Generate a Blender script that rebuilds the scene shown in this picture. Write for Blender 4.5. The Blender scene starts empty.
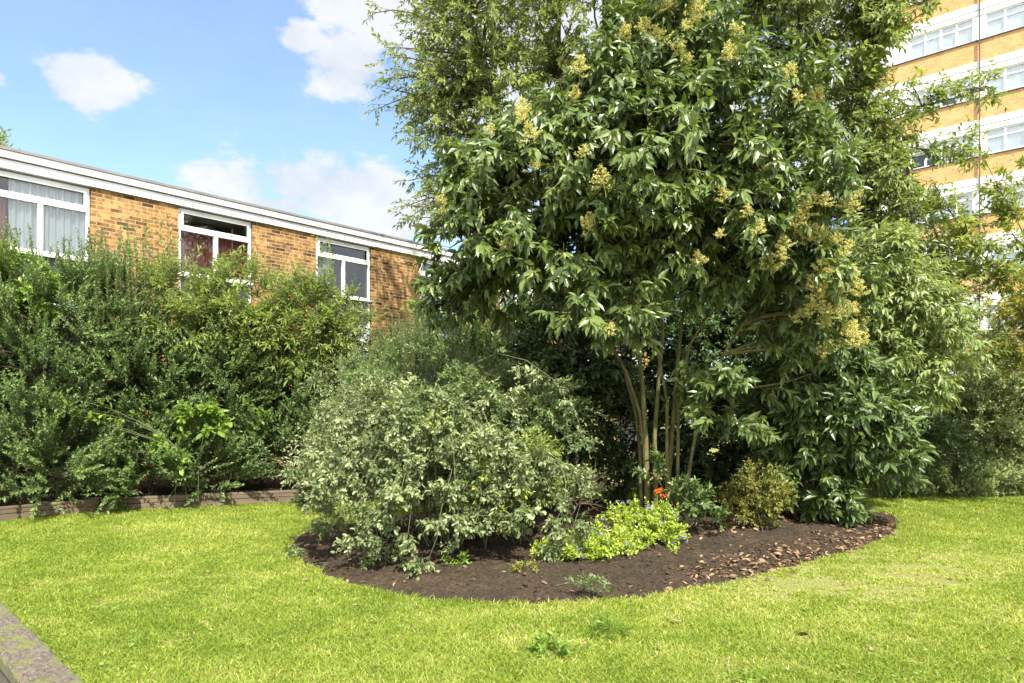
import bpy, math
import numpy as np
from mathutils import Vector

scene = bpy.context.scene
COL = scene.collection
F = 703.0            # focal length in pixels of a 1024 px wide frame
HOR = 412.0          # image row of the horizon
CAMZ = 1.5

def W(px, py, Y):
    """the point at distance Y seen at photo pixel px, py"""
    return np.array([(px - 512.0) / F * Y, Y, CAMZ + (HOR - py) / F * Y])

def G(px, py, z=0.0):
    """the point of the ground plane z seen at photo pixel"""
    Y = (CAMZ - z) * F / (py - HOR)
    return np.array([(px - 512.0) / F * Y, Y, z])

# ------------------------------------------------------------------ noise
def _hash(ix, iy, iz, seed):
    h = (ix.astype(np.int64) * 374761393 + iy.astype(np.int64) * 668265263 + iz.astype(np.int64) * 2147483647 + seed * 974634777) & 0x7fffffff
    h = ((h ^ (h >> 13)) * 1274126177) & 0x7fffffff
    return ((h ^ (h >> 16)) & 0xffff) / 65535.0

def vnoise(p, scale, seed=0):
    q = np.asarray(p, float) * scale
    i = np.floor(q).astype(np.int64); f = q - i
    f = f * f * (3 - 2 * f)
    out = 0
    for dx in (0, 1):
        wx = f[:, 0] if dx else 1 - f[:, 0]
        for dy in (0, 1):
            wy = f[:, 1] if dy else 1 - f[:, 1]
            for dz in (0, 1):
                wz = f[:, 2] if dz else 1 - f[:, 2]
                out = out + wx * wy * wz * _hash(i[:, 0] + dx, i[:, 1] + dy, i[:, 2] + dz, seed)
    return out

def fbm(p, scale, seed=0, octs=3):
    s, a, t = 0, 1.0, 0
    for k in range(octs):
        s = s + a * vnoise(p, scale * 2 ** k, seed + k * 17); t += a; a *= .5
    return s / t

def norm(v):
    return v / np.maximum(np.linalg.norm(v, axis=-1, keepdims=True), 1e-9)

# ------------------------------------------------------------------ mesh helpers
def mesh(name, verts, faces, mat=None, attr=None, smooth=False, mats=None, mat_idx=None):
    """faces: list of integer arrays of shape (n, k)"""
    me = bpy.data.meshes.new(name)
    verts = np.ascontiguousarray(verts, dtype=np.float32)
    faces = [np.asarray(f, dtype=np.int32) for f in faces if len(f)]
    me.vertices.add(len(verts)); me.vertices.foreach_set('co', verts.ravel())
    loops = np.concatenate([f.ravel() for f in faces])
    tot = np.concatenate([np.full(len(f), f.shape[1], np.int32) for f in faces])
    start = np.concatenate([[0], np.cumsum(tot)[:-1]]).astype(np.int32)
    me.loops.add(len(loops)); me.loops.foreach_set('vertex_index', loops)
    me.polygons.add(len(tot)); me.polygons.foreach_set('loop_start', start)
    me.update(calc_edges=True)
    if attr is not None:
        a = me.attributes.new('tint', 'FLOAT', 'POINT')
        a.data.foreach_set('value', np.ascontiguousarray(attr, dtype=np.float32))
    me.polygons.foreach_set('use_smooth', np.full(len(tot), bool(smooth)))
    for m in (mats or ([mat] if mat else [])):
        me.materials.append(m)
    if mat_idx is not None:
        me.polygons.foreach_set('material_index', np.asarray(mat_idx, dtype=np.int32))
    me.update()
    return me

def link(name, data, parent=None, loc=(0, 0, 0), rotz=0.0):
    o = bpy.data.objects.new(name, data); COL.objects.link(o)
    o.location = loc; o.rotation_euler = (0, 0, rotz)
    if parent is not None: o.parent = parent
    return o

def thing(name, label, cat, loc=(0, 0, 0), rotz=0.0, group=None, data=None):
    o = link(name, data, None, loc, rotz)
    o['label'] = label; o['category'] = cat
    if group: o['group'] = group
    return o

def kindobj(name, data, kind, label=None, cat=None, loc=(0, 0, 0)):
    o = link(name, data, None, loc); o['kind'] = kind
    if label: o['label'] = label
    if cat: o['category'] = cat
    return o

class Boxes:
    """collects axis aligned boxes (local coordinates) into one mesh"""
    def __init__(s): s.v = []; s.f = []
    def add(s, x0, x1, y0, y1, z0, z1):
        b = len(s.v)
        s.v += [(x0, y0, z0), (x1, y0, z0), (x1, y1, z0), (x0, y1, z0), (x0, y0, z1), (x1, y0, z1), (x1, y1, z1), (x0, y1, z1)]
        s.f += [[b, b+3, b+2, b+1], [b+4, b+5, b+6, b+7], [b, b+1, b+5, b+4], [b+1, b+2, b+6, b+5], [b+2, b+3, b+7, b+6], [b+3, b, b+4, b+7]]
        return s
    def build(s, name, mat, parent=None, bevel=0.0):
        me = mesh(name, np.array(s.v, float), [np.array(s.f)], mat)
        o = link(name, me, parent)
        if bevel:
            m = o.modifiers.new('bevel', 'BEVEL'); m.width = bevel; m.segments = 2; m.limit_method = 'ANGLE'
        return o

def tubes(P, R, k=4, off=0):
    """P (M, n, 3) polylines, R (M, n) radii -> verts, quads"""
    M, n, _ = P.shape
    T = np.empty_like(P)
    T[:, 1:-1] = P[:, 2:] - P[:, :-2]; T[:, 0] = P[:, 1] - P[:, 0]; T[:, -1] = P[:, -1] - P[:, -2]
    T = norm(T)
    ref = np.where(np.abs(T[:, :1, 2:3]) > .9, np.array([1., 0, 0]), np.array([0, 0, 1.]))
    U = norm(np.cross(T, ref)); V = np.cross(T, U)
    a = np.arange(k) * 2 * math.pi / k
    v = P[:, :, None] + R[:, :, None, None] * (U[:, :, None] * np.cos(a)[None, None, :, None] + V[:, :, None] * np.sin(a)[None, None, :, None])
    idx = np.arange(M * n * k).reshape(M, n, k) + off
    A = idx[:, :-1]; B = idx[:, 1:]
    q = np.stack([A, np.roll(A, -1, 2), np.roll(B, -1, 2), B], -1).reshape(-1, 4)
    return v.reshape(-1, 3), q

def bez(p0, pc, p1, n):
    t = np.linspace(0, 1, n)[None, :, None]
    return (1 - t) ** 2 * p0[:, None] + 2 * t * (1 - t) * pc[:, None] + t ** 2 * p1[:, None]

# ------------------------------------------------------------------ leaves
TPL = {
    'lance': (np.array([[0, 0, 0], [.28, .42, .03], [.28, 0, -.03], [.28, -.42, .03], [.62, .37, -.04], [.62, 0, -.11], [.62, -.37, -.04], [1, 0, -.27]]),
              [np.array([[0, 2, 1], [0, 3, 2], [5, 7, 4], [6, 7, 5]]), np.array([[2, 5, 4, 1], [3, 6, 5, 2]])]),
    'oval': (np.array([[0, 0, 0], [.24, .42, .07], [.7, .42, .03], [1, 0, -.1], [.7, -.42, .03], [.24, -.42, .07]]),
             [np.array([[0, 3, 2, 1], [0, 5, 4, 3]])]),
    'diamond': (np.array([[0, 0, 0], [.42, .5, .07], [1, 0, -.1], [.42, -.5, .07]]),
                [np.array([[0, 2, 1], [0, 3, 2]])]),
    'fleck': (np.array([[0, -.5, 0], [1, -.3, 0], [.8, .5, .1]]), [np.array([[0, 1, 2]])]),
}

def leaves(pos, ax, nrm, L, Wd, tpl, tint):
    T, faces = TPL[tpl]
    N = len(pos); k = len(T)
    side = np.cross(nrm, ax)
    v = pos[:, None] + (L[:, None] * T[None, :, 0])[..., None] * ax[:, None] + (Wd[:, None] * T[None, :, 1])[..., None] * side[:, None] + (L[:, None] * T[None, :, 2])[..., None] * nrm[:, None]
    off = (np.arange(N) * k)[:, None, None]
    fs = [(off + f[None]).reshape(-1, f.shape[1]) for f in faces]
    return v.reshape(-1, 3), fs, np.repeat(tint, k)

def frame(d):
    ref = np.where(np.abs(d[:, 2:3]) > .9, np.array([1., 0, 0]), np.array([0, 0, 1.]))
    u = norm(np.cross(d, ref)); return u, np.cross(d, u)

def shoot_leaves(rng, base, d, length, n, L, Wd, tpl, phyl='alt', ang=1.0, grav=.2, sag=.15, tint0=None, t0=.1, face=.6, var=.25, tipgrow=.25):
    N = len(base)
    u, v = frame(d)
    j = np.arange(n)
    t = t0 + (1 - t0) * (j + .6) / n
    if phyl == 'opp':
        phi = (j // 2) * (math.pi / 2) + (j % 2) * math.pi
        t = t0 + (1 - t0) * (j // 2 * 2 + 1.4) / n
    else:
        phi = j * 2.39996
    ph = phi[None] + rng.uniform(0, 6.28, (N, 1)) + rng.normal(0, .25, (N, n))
    lt = length[:, None] * t[None]
    pos = base[:, None] + d[:, None] * lt[..., None]
    pos[..., 2] -= sag * lt ** 2
    rad = u[:, None] * np.cos(ph)[..., None] + v[:, None] * np.sin(ph)[..., None]
    a = ang * (1.15 - .55 * t)[None, :, None]
    ax = d[:, None] * np.cos(a) + rad * np.sin(a) + rng.normal(0, .16, (N, n, 3))
    ax[..., 2] -= grav
    ax = norm(ax)
    up = d[:, None] * .5 + np.array([0, 0, face]) + rng.normal(0, .32, (N, n, 3))
    nr = norm(up - (up * ax).sum(-1, keepdims=True) * ax)
    LL = L * rng.normal(1, var, (N, n)).clip(.45, 1.6) * (1.05 - .35 * np.abs(t - .45))[None]
    ti = (rng.uniform(0, .55, (N, n)) + tipgrow * t[None] + (tint0[:, None] if tint0 is not None else .1)).clip(0, 1)
    LL = LL.ravel()
    return leaves(pos.reshape(-1, 3), ax.reshape(-1, 3), nr.reshape(-1, 3), LL, LL * Wd / L, tpl, ti.ravel())

def lob(px, py, Y, rx, ry, rd):
    return (W(px, py, Y), np.array([rx / F * Y, rd, ry / F * Y]))

def cat_geo(parts):
    V = []; FF = []; A = []; o = 0
    for v, fs, a in parts:
        V.append(v); A.append(a); FF += [f + o for f in fs]; o += len(v)
    return np.concatenate(V), FF, np.concatenate(A)

def grow_targets(rng, lobes, nb, inner, seed, zmin):
    C = np.array([l[0] for l in lobes]); R = np.array([l[1] for l in lobes])
    w = (R[:, 0] * R[:, 1] * R[:, 2]) ** (2 / 3.); w = w / w.sum()
    pts = []; outs = []
    while sum(len(p) for p in pts) < nb:
        li = rng.choice(len(lobes), nb, p=w)
        dd = norm(rng.normal(0, 1, (nb, 3)))
        r = inner + (1 - inner) * np.sqrt(rng.random(nb))
        r *= .72 + .55 * vnoise(dd * 2.2 + li[:, None] * 7.3, 1.0, seed)
        p = C[li] + dd * R[li] * r[:, None]
        ok = p[:, 2] > zmin
        q = np.linalg.norm((p[:, None] - C[None]) / R[None], axis=-1).min(1)
        ok &= (q > .5) | (rng.random(nb) < .3)
        o = norm(dd / R[li])
        pts.append(p[ok]); outs.append(o[ok])
    return np.concatenate(pts)[:nb], np.concatenate(outs)[:nb]

def plant(name, label, cat, base, lobes, leafmat, barkmat, seed, nb=150, ns=6, nl=10, L=.06, Wd=.03, tpl='diamond', slen=.25,
          up=.3, out=.4, jit=.45, grav=.2, ang=1.0, phyl='alt', stems=5, stem_r=.02, arch=.15, inner=.55, group=None, limbs=None,
          limb_fluff=0, br=.007, crown='foliage', stem='stem', bwork='branchwork', tmin=.3, zmin=.05, spikes=None, face=.6, sag=.15,
          base_spread=.15, lat=None, twig=True, shape=None, tipgrow=.25, clump=.3, var=.25, t0=.1, taper=.3, fluff_r=.38):
    rng = np.random.default_rng(seed)
    base = np.asarray(base, float)
    root = thing(name, label, cat, tuple(base), group=group)
    LP = []                       # limb polylines (M, 8, 3)
    if limbs:
        for poly in limbs:
            q = np.array(poly, float); s = np.concatenate([[0], np.cumsum(np.linalg.norm(np.diff(q, axis=0), axis=1))])
            tt = np.linspace(0, s[-1], 10)
            LP.append(np.stack([np.interp(tt, s, q[:, k]) for k in range(3)], 1))
    elif lobes:
        big = sorted(range(len(lobes)), key=lambda i: -np.prod(lobes[i][1]))
        for k in range(max(stems, 1)):
            c, r = lobes[big[k % len(big)]]
            tgt = c + rng.normal(0, .28, 3) * r
            b = base + np.array([rng.normal(0, base_spread), rng.normal(0, base_spread), -.05])
            mid = b * .55 + tgt * .45; mid[2] = b[2] + (tgt[2] - b[2]) * .62
            mid[:2] += rng.normal(0, .08, 2)
            LP.append(bez(b[None], mid[None], tgt[None], 10)[0])
    LP = np.array(LP)
    if len(LP):
        rr = stem_r * np.linspace(1.0, taper, 10)[None] * rng.uniform(.7, 1.15, (len(LP), 1))
        wob = rng.normal(0, .012, LP.shape); wob[:, 0] = 0
        LP = LP + wob * np.minimum(1, stem_r / .03)
        for k in range(len(LP)):
            v, q = tubes(LP[k:k+1] - base, rr[k:k+1], 8)
            link(stem, mesh(stem, v, [q], barkmat, smooth=True), root)
    # branches
    P, O = [], []
    if lobes:
        p, o = grow_targets(rng, lobes, nb, inner, seed, zmin); P.append(p); O.append(o)
    if limb_fluff:
        for poly in LP:
            m = limb_fluff
            t = rng.uniform(.12, 1, m) ** .6 * 8.999; i = np.minimum(t.astype(int), 8); f = (t - i)[:, None]
            c = poly[i] * (1 - f) + poly[i + 1] * f
            tg = norm(poly[i + 1] - poly[i])
            o = norm(rng.normal(0, 1, (m, 3)) + np.array([0, 0, -.2]))
            P.append(c + (o * .8 + tg * .8) * rng.uniform(.05, fluff_r, (m, 1))); O.append(norm(o + tg))
    P = np.concatenate(P); O = np.concatenate(O); M = len(P)
    cand = LP[:, 3:].reshape(-1, 3) if len(LP) else base[None] + np.array([[0, 0, .1]])
    cand0 = LP[:, 1:].reshape(-1, 3) if len(LP) else cand
    if tmin < .25: cand = cand0
    A = np.empty_like(P)
    for s in range(0, M, 400):
        D = P[s:s+400, None] - cand[None]
        dist = np.linalg.norm(D, axis=-1) + .7 * np.maximum(0, -D[..., 2])
        A[s:s+400] = cand[dist.argmin(1)]
    dist = np.linalg.norm(P - A, axis=1)
    ctrl = (A + P) / 2 + rng.normal(0, .10, P.shape) * dist[:, None]
    ctrl[:, 2] += arch * dist
    BP = bez(A, ctrl, P, 6)
    BR = br * np.linspace(1.4, .4, 6)[None] * (0.6 + .5 * np.minimum(dist, 2))[:, None]
    geo = [tubes(BP - base, BR, 4)]
    # shoots
    t = rng.uniform(tmin, 1, (M, ns)) ** .8 * 4.999
    t[:, 0] = 4.999
    i = t.astype(int); f = (t - i)[..., None]
    m = np.arange(M)[:, None]
    sb = BP[m, i] * (1 - f) + BP[m, i + 1] * f
    tg = norm(BP[m, i + 1] - BP[m, i])
    sd = tg * .6 + O[:, None] * out + np.array([0, 0, up]) + rng.normal(0, jit, (M, ns, 3))
    if lat is not None: sd[..., 2] *= lat
    sd = norm(sd).reshape(-1, 3); sb = sb.reshape(-1, 3)
    sl = slen * rng.uniform(.5, 1.3, len(sb))
    ct = np.repeat(rng.uniform(0, clump, M), ns)
    parts = [shoot_leaves(rng, sb - base, sd, sl, nl, L, Wd, tpl, phyl, ang, grav, sag, ct, face=face, tipgrow=tipgrow, var=var, t0=t0)]
    tw_b, tw_d, tw_l = [sb], [sd], [sl]
    if spikes is not None:
        kb, kd, kl, kn = spikes
        parts.append(shoot_leaves(rng, kb - base, kd, kl, kn, L, Wd, tpl, phyl, ang, grav, .0, rng.uniform(0, clump, len(kb)), face=face, tipgrow=tipgrow, t0=.02, var=var))
        tw_b.append(kb); tw_d.append(kd); tw_l.append(kl)
    if twig:
        tb = np.concatenate(tw_b); td = np.concatenate(tw_d); tl = np.concatenate(tw_l)
        tt = np.array([0, .5, 1.])
        TP = tb[:, None] + td[:, None] * (tl[:, None] * tt)[..., None]
        TP[..., 2] -= sag * (tl[:, None] * tt) ** 2
        geo.append(tubes(TP - base, np.array([1., .75, .4])[None] * br * .45 * np.ones((len(tb), 1)), 3))
    V, Q, o = [], [], 0
    for v, q in geo:
        V.append(v); Q.append(q + o); o += len(v)
    link(bwork, mesh(bwork, np.concatenate(V), Q, barkmat), root)
    v, fs, a = cat_geo(parts)
    link(crown, mesh(crown, v, fs, leafmat, a), root)
    return root

# ------------------------------------------------------------------ materials
def newmat(name):
    m = bpy.data.materials.new(name); m.use_nodes = True
    nt = m.node_tree; b = nt.nodes['Principled BSDF']
    return m, nt, b

def nd(nt, t, **kw):
    n = nt.nodes.new(t)
    for k, v in kw.items():
        if k in n.inputs: n.inputs[k].default_value = v
        else: setattr(n, k, v)
    return n

def ramp(nt, fac, stops):
    r = nt.nodes.new('ShaderNodeValToRGB')
    el = r.color_ramp.elements
    while len(el) < len(stops): el.new(.5)
    for e, (p, c) in zip(el, stops):
        e.position = p; e.color = (c[0], c[1], c[2], 1)
    nt.links.new(fac, r.inputs[0]); return r.outputs[0]

def mixc(nt, fac, a, b, mode='MIX'):
    n = nt.nodes.new('ShaderNodeMix'); n.data_type = 'RGBA'; n.blend_type = mode
    for s, v in ((0, fac), (6, a), (7, b)):
        if isinstance(v, (int, float)): n.inputs[s].default_value = v
        elif isinstance(v, (tuple, list)): n.inputs[s].default_value = (*v[:3], 1)
        else: nt.links.new(v, n.inputs[s])
    return n.outputs[2]

def leafmat(name, dark, mid, light, rough=.45, spec=.5, trans=.3, under=None, tcol=1.4):
    m, nt, b = newmat(name)
    at = nd(nt, 'ShaderNodeAttribute', attribute_name='tint')
    col = ramp(nt, at.outputs['Fac'], [(0, dark), (.5, mid), (1, light)])
    front = col
    if under:
        g = nd(nt, 'ShaderNodeNewGeometry')
        col = mixc(nt, g.outputs['Backfacing'], front, under)
    nt.links.new(col, b.inputs['Base Color'])
    b.inputs['Roughness'].default_value = rough
    b.inputs['Specular IOR Level'].default_value = spec
    tr = nd(nt, 'ShaderNodeBsdfTranslucent')
    tc = mixc(nt, 1.0, front, (tcol * 1.0, tcol * 1.0, tcol * .45), 'MULTIPLY')
    nt.links.new(tc, tr.inputs['Color'])
    mx = nd(nt, 'ShaderNodeMixShader', Fac=trans)
    nt.links.new(b.outputs[0], mx.inputs[1]); nt.links.new(tr.outputs[0], mx.inputs[2])
    nt.links.new(mx.outputs[0], nt.nodes['Material Output'].inputs['Surface'])
    return m

def barkmat(name, c0, c1, scale=30, rough=.9):
    m, nt, b = newmat(name)
    tc = nd(nt, 'ShaderNodeTexCoord')
    mp = nd(nt, 'ShaderNodeMapping'); mp.inputs['Scale'].default_value = (1, 1, .3)
    nt.links.new(tc.outputs['Object'], mp.inputs[0])
    n = nd(nt, 'ShaderNodeTexNoise', Scale=scale, Detail=5.0)
    nt.links.new(mp.outputs[0], n.inputs['Vector'])
    nt.links.new(ramp(nt, n.outputs['Fac'], [(.3, c0), (.7, c1)]), b.inputs['Base Color'])
    b.inputs['Roughness'].default_value = rough
    bp = nd(nt, 'ShaderNodeBump', Strength=.5, Distance=.01)
    nt.links.new(n.outputs['Fac'], bp.inputs['Height']); nt.links.new(bp.outputs[0], b.inputs['Normal'])
    return m

def noisemat(name, stops, scale=8, rough=.8, bump=0, detail=6, spec=.3, dist=.01):
    m, nt, b = newmat(name)
    tc = nd(nt, 'ShaderNodeTexCoord')
    n = nd(nt, 'ShaderNodeTexNoise', Scale=scale, Detail=float(detail))
    n.inputs['Roughness'].default_value = .65
    nt.links.new(tc.outputs['Object'], n.inputs['Vector'])
    nt.links.new(ramp(nt, n.outputs['Fac'], stops), b.inputs['Base Color'])
    b.inputs['Roughness'].default_value = rough; b.inputs['Specular IOR Level'].default_value = spec
    if bump:
        bp = nd(nt, 'ShaderNodeBump', Strength=bump, Distance=dist)
        nt.links.new(n.outputs['Fac'], bp.inputs['Height']); nt.links.new(bp.outputs[0], b.inputs['Normal'])
    return m

def brickmat(name, cols, mortar, bw=.225, bh=.075, ms=.008, stain=.35):
    m, nt, b = newmat(name)
    tc = nd(nt, 'ShaderNodeTexCoord')
    sx = nd(nt, 'ShaderNodeSeparateXYZ'); nt.links.new(tc.outputs['Object'], sx.inputs[0])
    ad = nd(nt, 'ShaderNodeMath', operation='ADD'); nt.links.new(sx.outputs[0], ad.inputs[0]); nt.links.new(sx.outputs[1], ad.inputs[1])
    cb = nd(nt, 'ShaderNodeCombineXYZ'); nt.links.new(ad.outputs[0], cb.inputs[0]); nt.links.new(sx.outputs[2], cb.inputs[1])
    bt = nd(nt, 'ShaderNodeTexBrick')
    bt.inputs['Scale'].default_value = 1; bt.inputs['Brick Width'].default_value = bw; bt.inputs['Row Height'].default_value = bh
    bt.inputs['Mortar Size'].default_value = ms; bt.inputs['Mortar Smooth'].default_value = .2; bt.inputs['Bias'].default_value = 0
    bt.inputs['Color1'].default_value = (0, 0, 0, 1); bt.inputs['Color2'].default_value = (1, 1, 1, 1); bt.inputs['Mortar'].default_value = (.5, .5, .5, 1)
    nt.links.new(cb.outputs[0], bt.inputs['Vector'])
    k = len(cols)
    bc = ramp(nt, bt.outputs['Color'], [(i / (k - 1), c) for i, c in enumerate(cols)])
    n = nd(nt, 'ShaderNodeTexNoise', Scale=9.0, Detail=5.0); nt.links.new(tc.outputs['Object'], n.inputs['Vector'])
    n2 = nd(nt, 'ShaderNodeTexNoise', Scale=1.3, Detail=4.0); nt.links.new(tc.outputs['Object'], n2.inputs['Vector'])
    bc = mixc(nt, stain, bc, ramp(nt, n.outputs['Fac'], [(.38, (.50, .46, .42)), (.56, (1.1, 1.07, 1.02))]), 'MULTIPLY')
    bc = mixc(nt, stain, bc, ramp(nt, n2.outputs['Fac'], [(.35, (.6, .55, .5)), (.6, (1.1, 1.05, 1.0))]), 'MULTIPLY')
    c = mixc(nt, bt.outputs['Fac'], bc, mortar)
    nt.links.new(c, b.inputs['Base Color'])
    b.inputs['Roughness'].default_value = .9; b.inputs['Specular IOR Level'].default_value = .2
    bp = nd(nt, 'ShaderNodeBump', Strength=.6, Distance=.008, invert=True)
    nt.links.new(bt.outputs['Fac'], bp.inputs['Height']); nt.links.new(bp.outputs[0], b.inputs['Normal'])
    return m

def plain(name, col, rough=.5, spec=.4, dirt=.15, scale=3):
    d = tuple(c * (1 - dirt) for c in col)
    return noisemat(name, [(.3, d), (.65, col)], scale, rough, 0, 5, spec)

def glassmat(name, tint=(.9, .95, .97)):
    m, nt, b = newmat(name)
    nt.nodes.remove(b)
    tr = nd(nt, 'ShaderNodeBsdfTransparent'); tr.inputs[0].default_value = (*tint, 1)
    gl = nd(nt, 'ShaderNodeBsdfGlossy'); gl.inputs['Roughness'].default_value = .02; gl.inputs[0].default_value = (1, 1, 1, 1)
    lw = nd(nt, 'ShaderNodeFresnel', IOR=1.55)
    mu = nd(nt, 'ShaderNodeMath', operation='MULTIPLY_ADD'); mu.inputs[1].default_value = .8; mu.inputs[2].default_value = .03
    nt.links.new(lw.outputs[0], mu.inputs[0])
    mx = nd(nt, 'ShaderNodeMixShader'); nt.links.new(mu.outputs[0], mx.inputs[0])
    nt.links.new(tr.outputs[0], mx.inputs[1]); nt.links.new(gl.outputs[0], mx.inputs[2])
    nt.links.new(mx.outputs[0], nt.nodes['Material Output'].inputs['Surface'])
    return m

# leaves (real albedos)
M_PRIVET = leafmat('privet_leaf', (.034, .058, .015), (.062, .102, .023), (.13, .18, .04), rough=.36, spec=.5, trans=.25, under=(.13, .17, .06))
M_AIRY = leafmat('airy_leaf', (.085, .125, .026), (.160, .215, .048), (.29, .335, .105), rough=.55, spec=.35, trans=.45, under=(.22, .26, .12))
M_HEDGE = leafmat('hedge_leaf', (.030, .062, .017), (.068, .120, .030), (.16, .23, .065), rough=.46, spec=.4, trans=.25, under=(.12, .16, .06))
M_SPIRE = leafmat('spire_leaf', (.05, .085, .022), (.095, .148, .040), (.18, .24, .075), rough=.5, spec=.35, trans=.28, under=(.16, .20, .09))
M_BROAD = leafmat('broad_leaf', (.07, .135, .016), (.14, .23, .03), (.25, .36, .06), rough=.5, spec=.35, trans=.38)
M_BUDD = leafmat('buddleia_leaf', (.08, .125, .024), (.150, .21, .042), (.29, .345, .085), rough=.55, spec=.3, trans=.4, under=(.24, .27, .14))
M_GREY = leafmat('grey_leaf', (.050, .084, .022), (.098, .142, .044), (.28, .315, .155), rough=.52, spec=.35, trans=.28, under=(.18, .215, .10))
M_VARI = leafmat('variegated_leaf', (.08, .12, .04), (.18, .22, .09), (.40, .41, .24), rough=.5, spec=.4, trans=.3)
M_YGRN = leafmat('yellowgreen_leaf', (.085, .135, .02), (.17, .235, .04), (.36, .38, .07), rough=.5, spec=.35, trans=.35)
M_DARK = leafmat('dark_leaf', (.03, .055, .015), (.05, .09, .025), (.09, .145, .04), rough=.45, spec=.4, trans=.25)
M_LAUREL = leafmat('laurel_leaf', (.034, .060, .014), (.062, .102, .023), (.12, .175, .042), rough=.40, spec=.5, trans=.22, under=(.12, .16, .05))
M_GOLD = leafmat('gold_leaf', (.075, .105, .02), (.15, .175, .034), (.30, .25, .05), rough=.55, spec=.3, trans=.3)
M_PALE = leafmat('pale_leaf', (.07, .115, .026), (.155, .212, .058), (.33, .38, .15), rough=.46, spec=.4, trans=.36, under=(.25, .30, .14))
M_CHERRY = leafmat('cherry_leaf', (.09, .14, .025), (.17, .22, .04), (.30, .31, .07), rough=.5, spec=.35, trans=.4)
M_RUST = leafmat('rust_leaf', (.10, .135, .022), (.18, .20, .035), (.30, .26, .05), rough=.5, spec=.35, trans=.4)
M_SAGEL = leafmat('light_sage_leaf', (.09, .125, .045), (.17, .215, .08), (.30, .34, .15), rough=.5, spec=.35, trans=.35, under=(.24, .28, .15))
M_SAGE = leafmat('sage_leaf', (.065, .10, .036), (.12, .17, .06), (.21, .265, .10), rough=.5, spec=.35, trans=.28, under=(.18, .22, .11))
M_LIME = leafmat('lime_leaf', (.12, .19, .02), (.26, .35, .04), (.45, .52, .08), rough=.5, spec=.35, trans=.35)
M_FLOW = leafmat('panicle_floret', (.38, .36, .10), (.57, .53, .18), (.74, .69, .31), rough=.7, spec=.2, trans=.25, tcol=1.1)
M_BLUE = leafmat('blue_floret', (.10, .09, .45), (.17, .15, .66), (.34, .30, .80), rough=.7, spec=.2, trans=.2, tcol=1.0)
M_ORANGE = leafmat('orange_petal', (.55, .09, .01), (.75, .16, .02), (.80, .26, .04), rough=.5, spec=.3, trans=.25, tcol=1.0)
M_DRY = leafmat('dry_leaf', (.055, .032, .018), (.14, .080, .042), (.30, .20, .11), rough=.7, spec=.25, trans=.1, tcol=1.0)
M_SPENT = leafmat('spent_flower', (.10, .05, .03), (.16, .08, .045), (.24, .13, .07), rough=.8, spec=.1, trans=.1, tcol=1.0)
M_GRASS = leafmat('grass_blade', (.125, .195, .020), (.262, .325, .045), (.52, .475, .19), rough=.6, spec=.2, trans=.40, tcol=1.25)
M_BARK = barkmat('olive_bark', (.050, .046, .014), (.165, .148, .045), 22)
M_TWIG = barkmat('brown_twig', (.05, .036, .022), (.11, .08, .05), 40)
M_GTWIG = barkmat('green_twig', (.07, .085, .03), (.13, .14, .06), 40)

# ------------------------------------------------------------------ ground
wall_dir = norm(np.array([-706., 703.]))
wall_pt = np.array([-2.2, 3.63])                 # lawn side edge of the coping
wall_nrm = np.array([-wall_dir[1], wall_dir[0]])
if wall_nrm @ (np.array([0, 0]) - wall_pt) < 0: wall_nrm = -wall_nrm   # towards the path, where the camera stands

def soil_mat(name, a, b_, c):
    m, nt, b = newmat(name)
    tc = nd(nt, 'ShaderNodeTexCoord')
    n = nd(nt, 'ShaderNodeTexNoise', Scale=30.0, Detail=8.0); n.inputs['Roughness'].default_value = .75
    n2 = nd(nt, 'ShaderNodeTexNoise', Scale=1.6, Detail=4.0)
    for k in (n, n2): nt.links.new(tc.outputs['Object'], k.inputs['Vector'])
    col = ramp(nt, n.outputs['Fac'], [(.32, a), (.52, b_), (.75, c)])
    col = mixc(nt, .5, col, ramp(nt, n2.outputs['Fac'], [(.35, (.6, .6, .6)), (.65, (1.3, 1.2, 1.15))]), 'MULTIPLY')
    nt.links.new(col, b.inputs['Base Color']); b.inputs['Roughness'].default_value = .95; b.inputs['Specular IOR Level'].default_value = .15
    bp = nd(nt, 'ShaderNodeBump', Strength=1.0, Distance=.03)
    nt.links.new(n.outputs['Fac'], bp.inputs['Height']); nt.links.new(bp.outputs[0], b.inputs['Normal'])
    return m
M_SOIL = soil_mat('dark_soil', (.019, .014, .009), (.048, .036, .023), (.105, .080, .053))
M_LAWN = noisemat('lawn_ground', [(.36, (.065, .07, .02)), (.5, (.17, .19, .045)), (.64, (.33, .30, .13))], 55, .95, .8, 8, .1, .03)
M_PATH = noisemat('path_paving', [(.3, (.10, .095, .085)), (.7, (.20, .19, .17))], 20, .9, .3)

s = 400.0
kindobj('ground', mesh('ground', np.array([[-s, -s, -.22], [s, -s, -.22], [s, s, -.22], [-s, s, -.22]]), [np.array([[0, 1, 2, 3]])], M_PATH), 'structure')
w0 = wall_pt + wall_dir * 7.2 + wall_nrm * .02; w1 = wall_pt - wall_dir * 16 + wall_nrm * .02
kindobj('lawn', mesh('lawn', np.array([[w1[0], w1[1], 0], [60, w1[1], 0], [60, 90, 0], [-60, 90, 0], [-60, w0[1], 0], [w0[0], w0[1], 0]]), [np.array([[0, 1, 2, 3, 4, 5]])], M_LAWN), 'structure')

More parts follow.
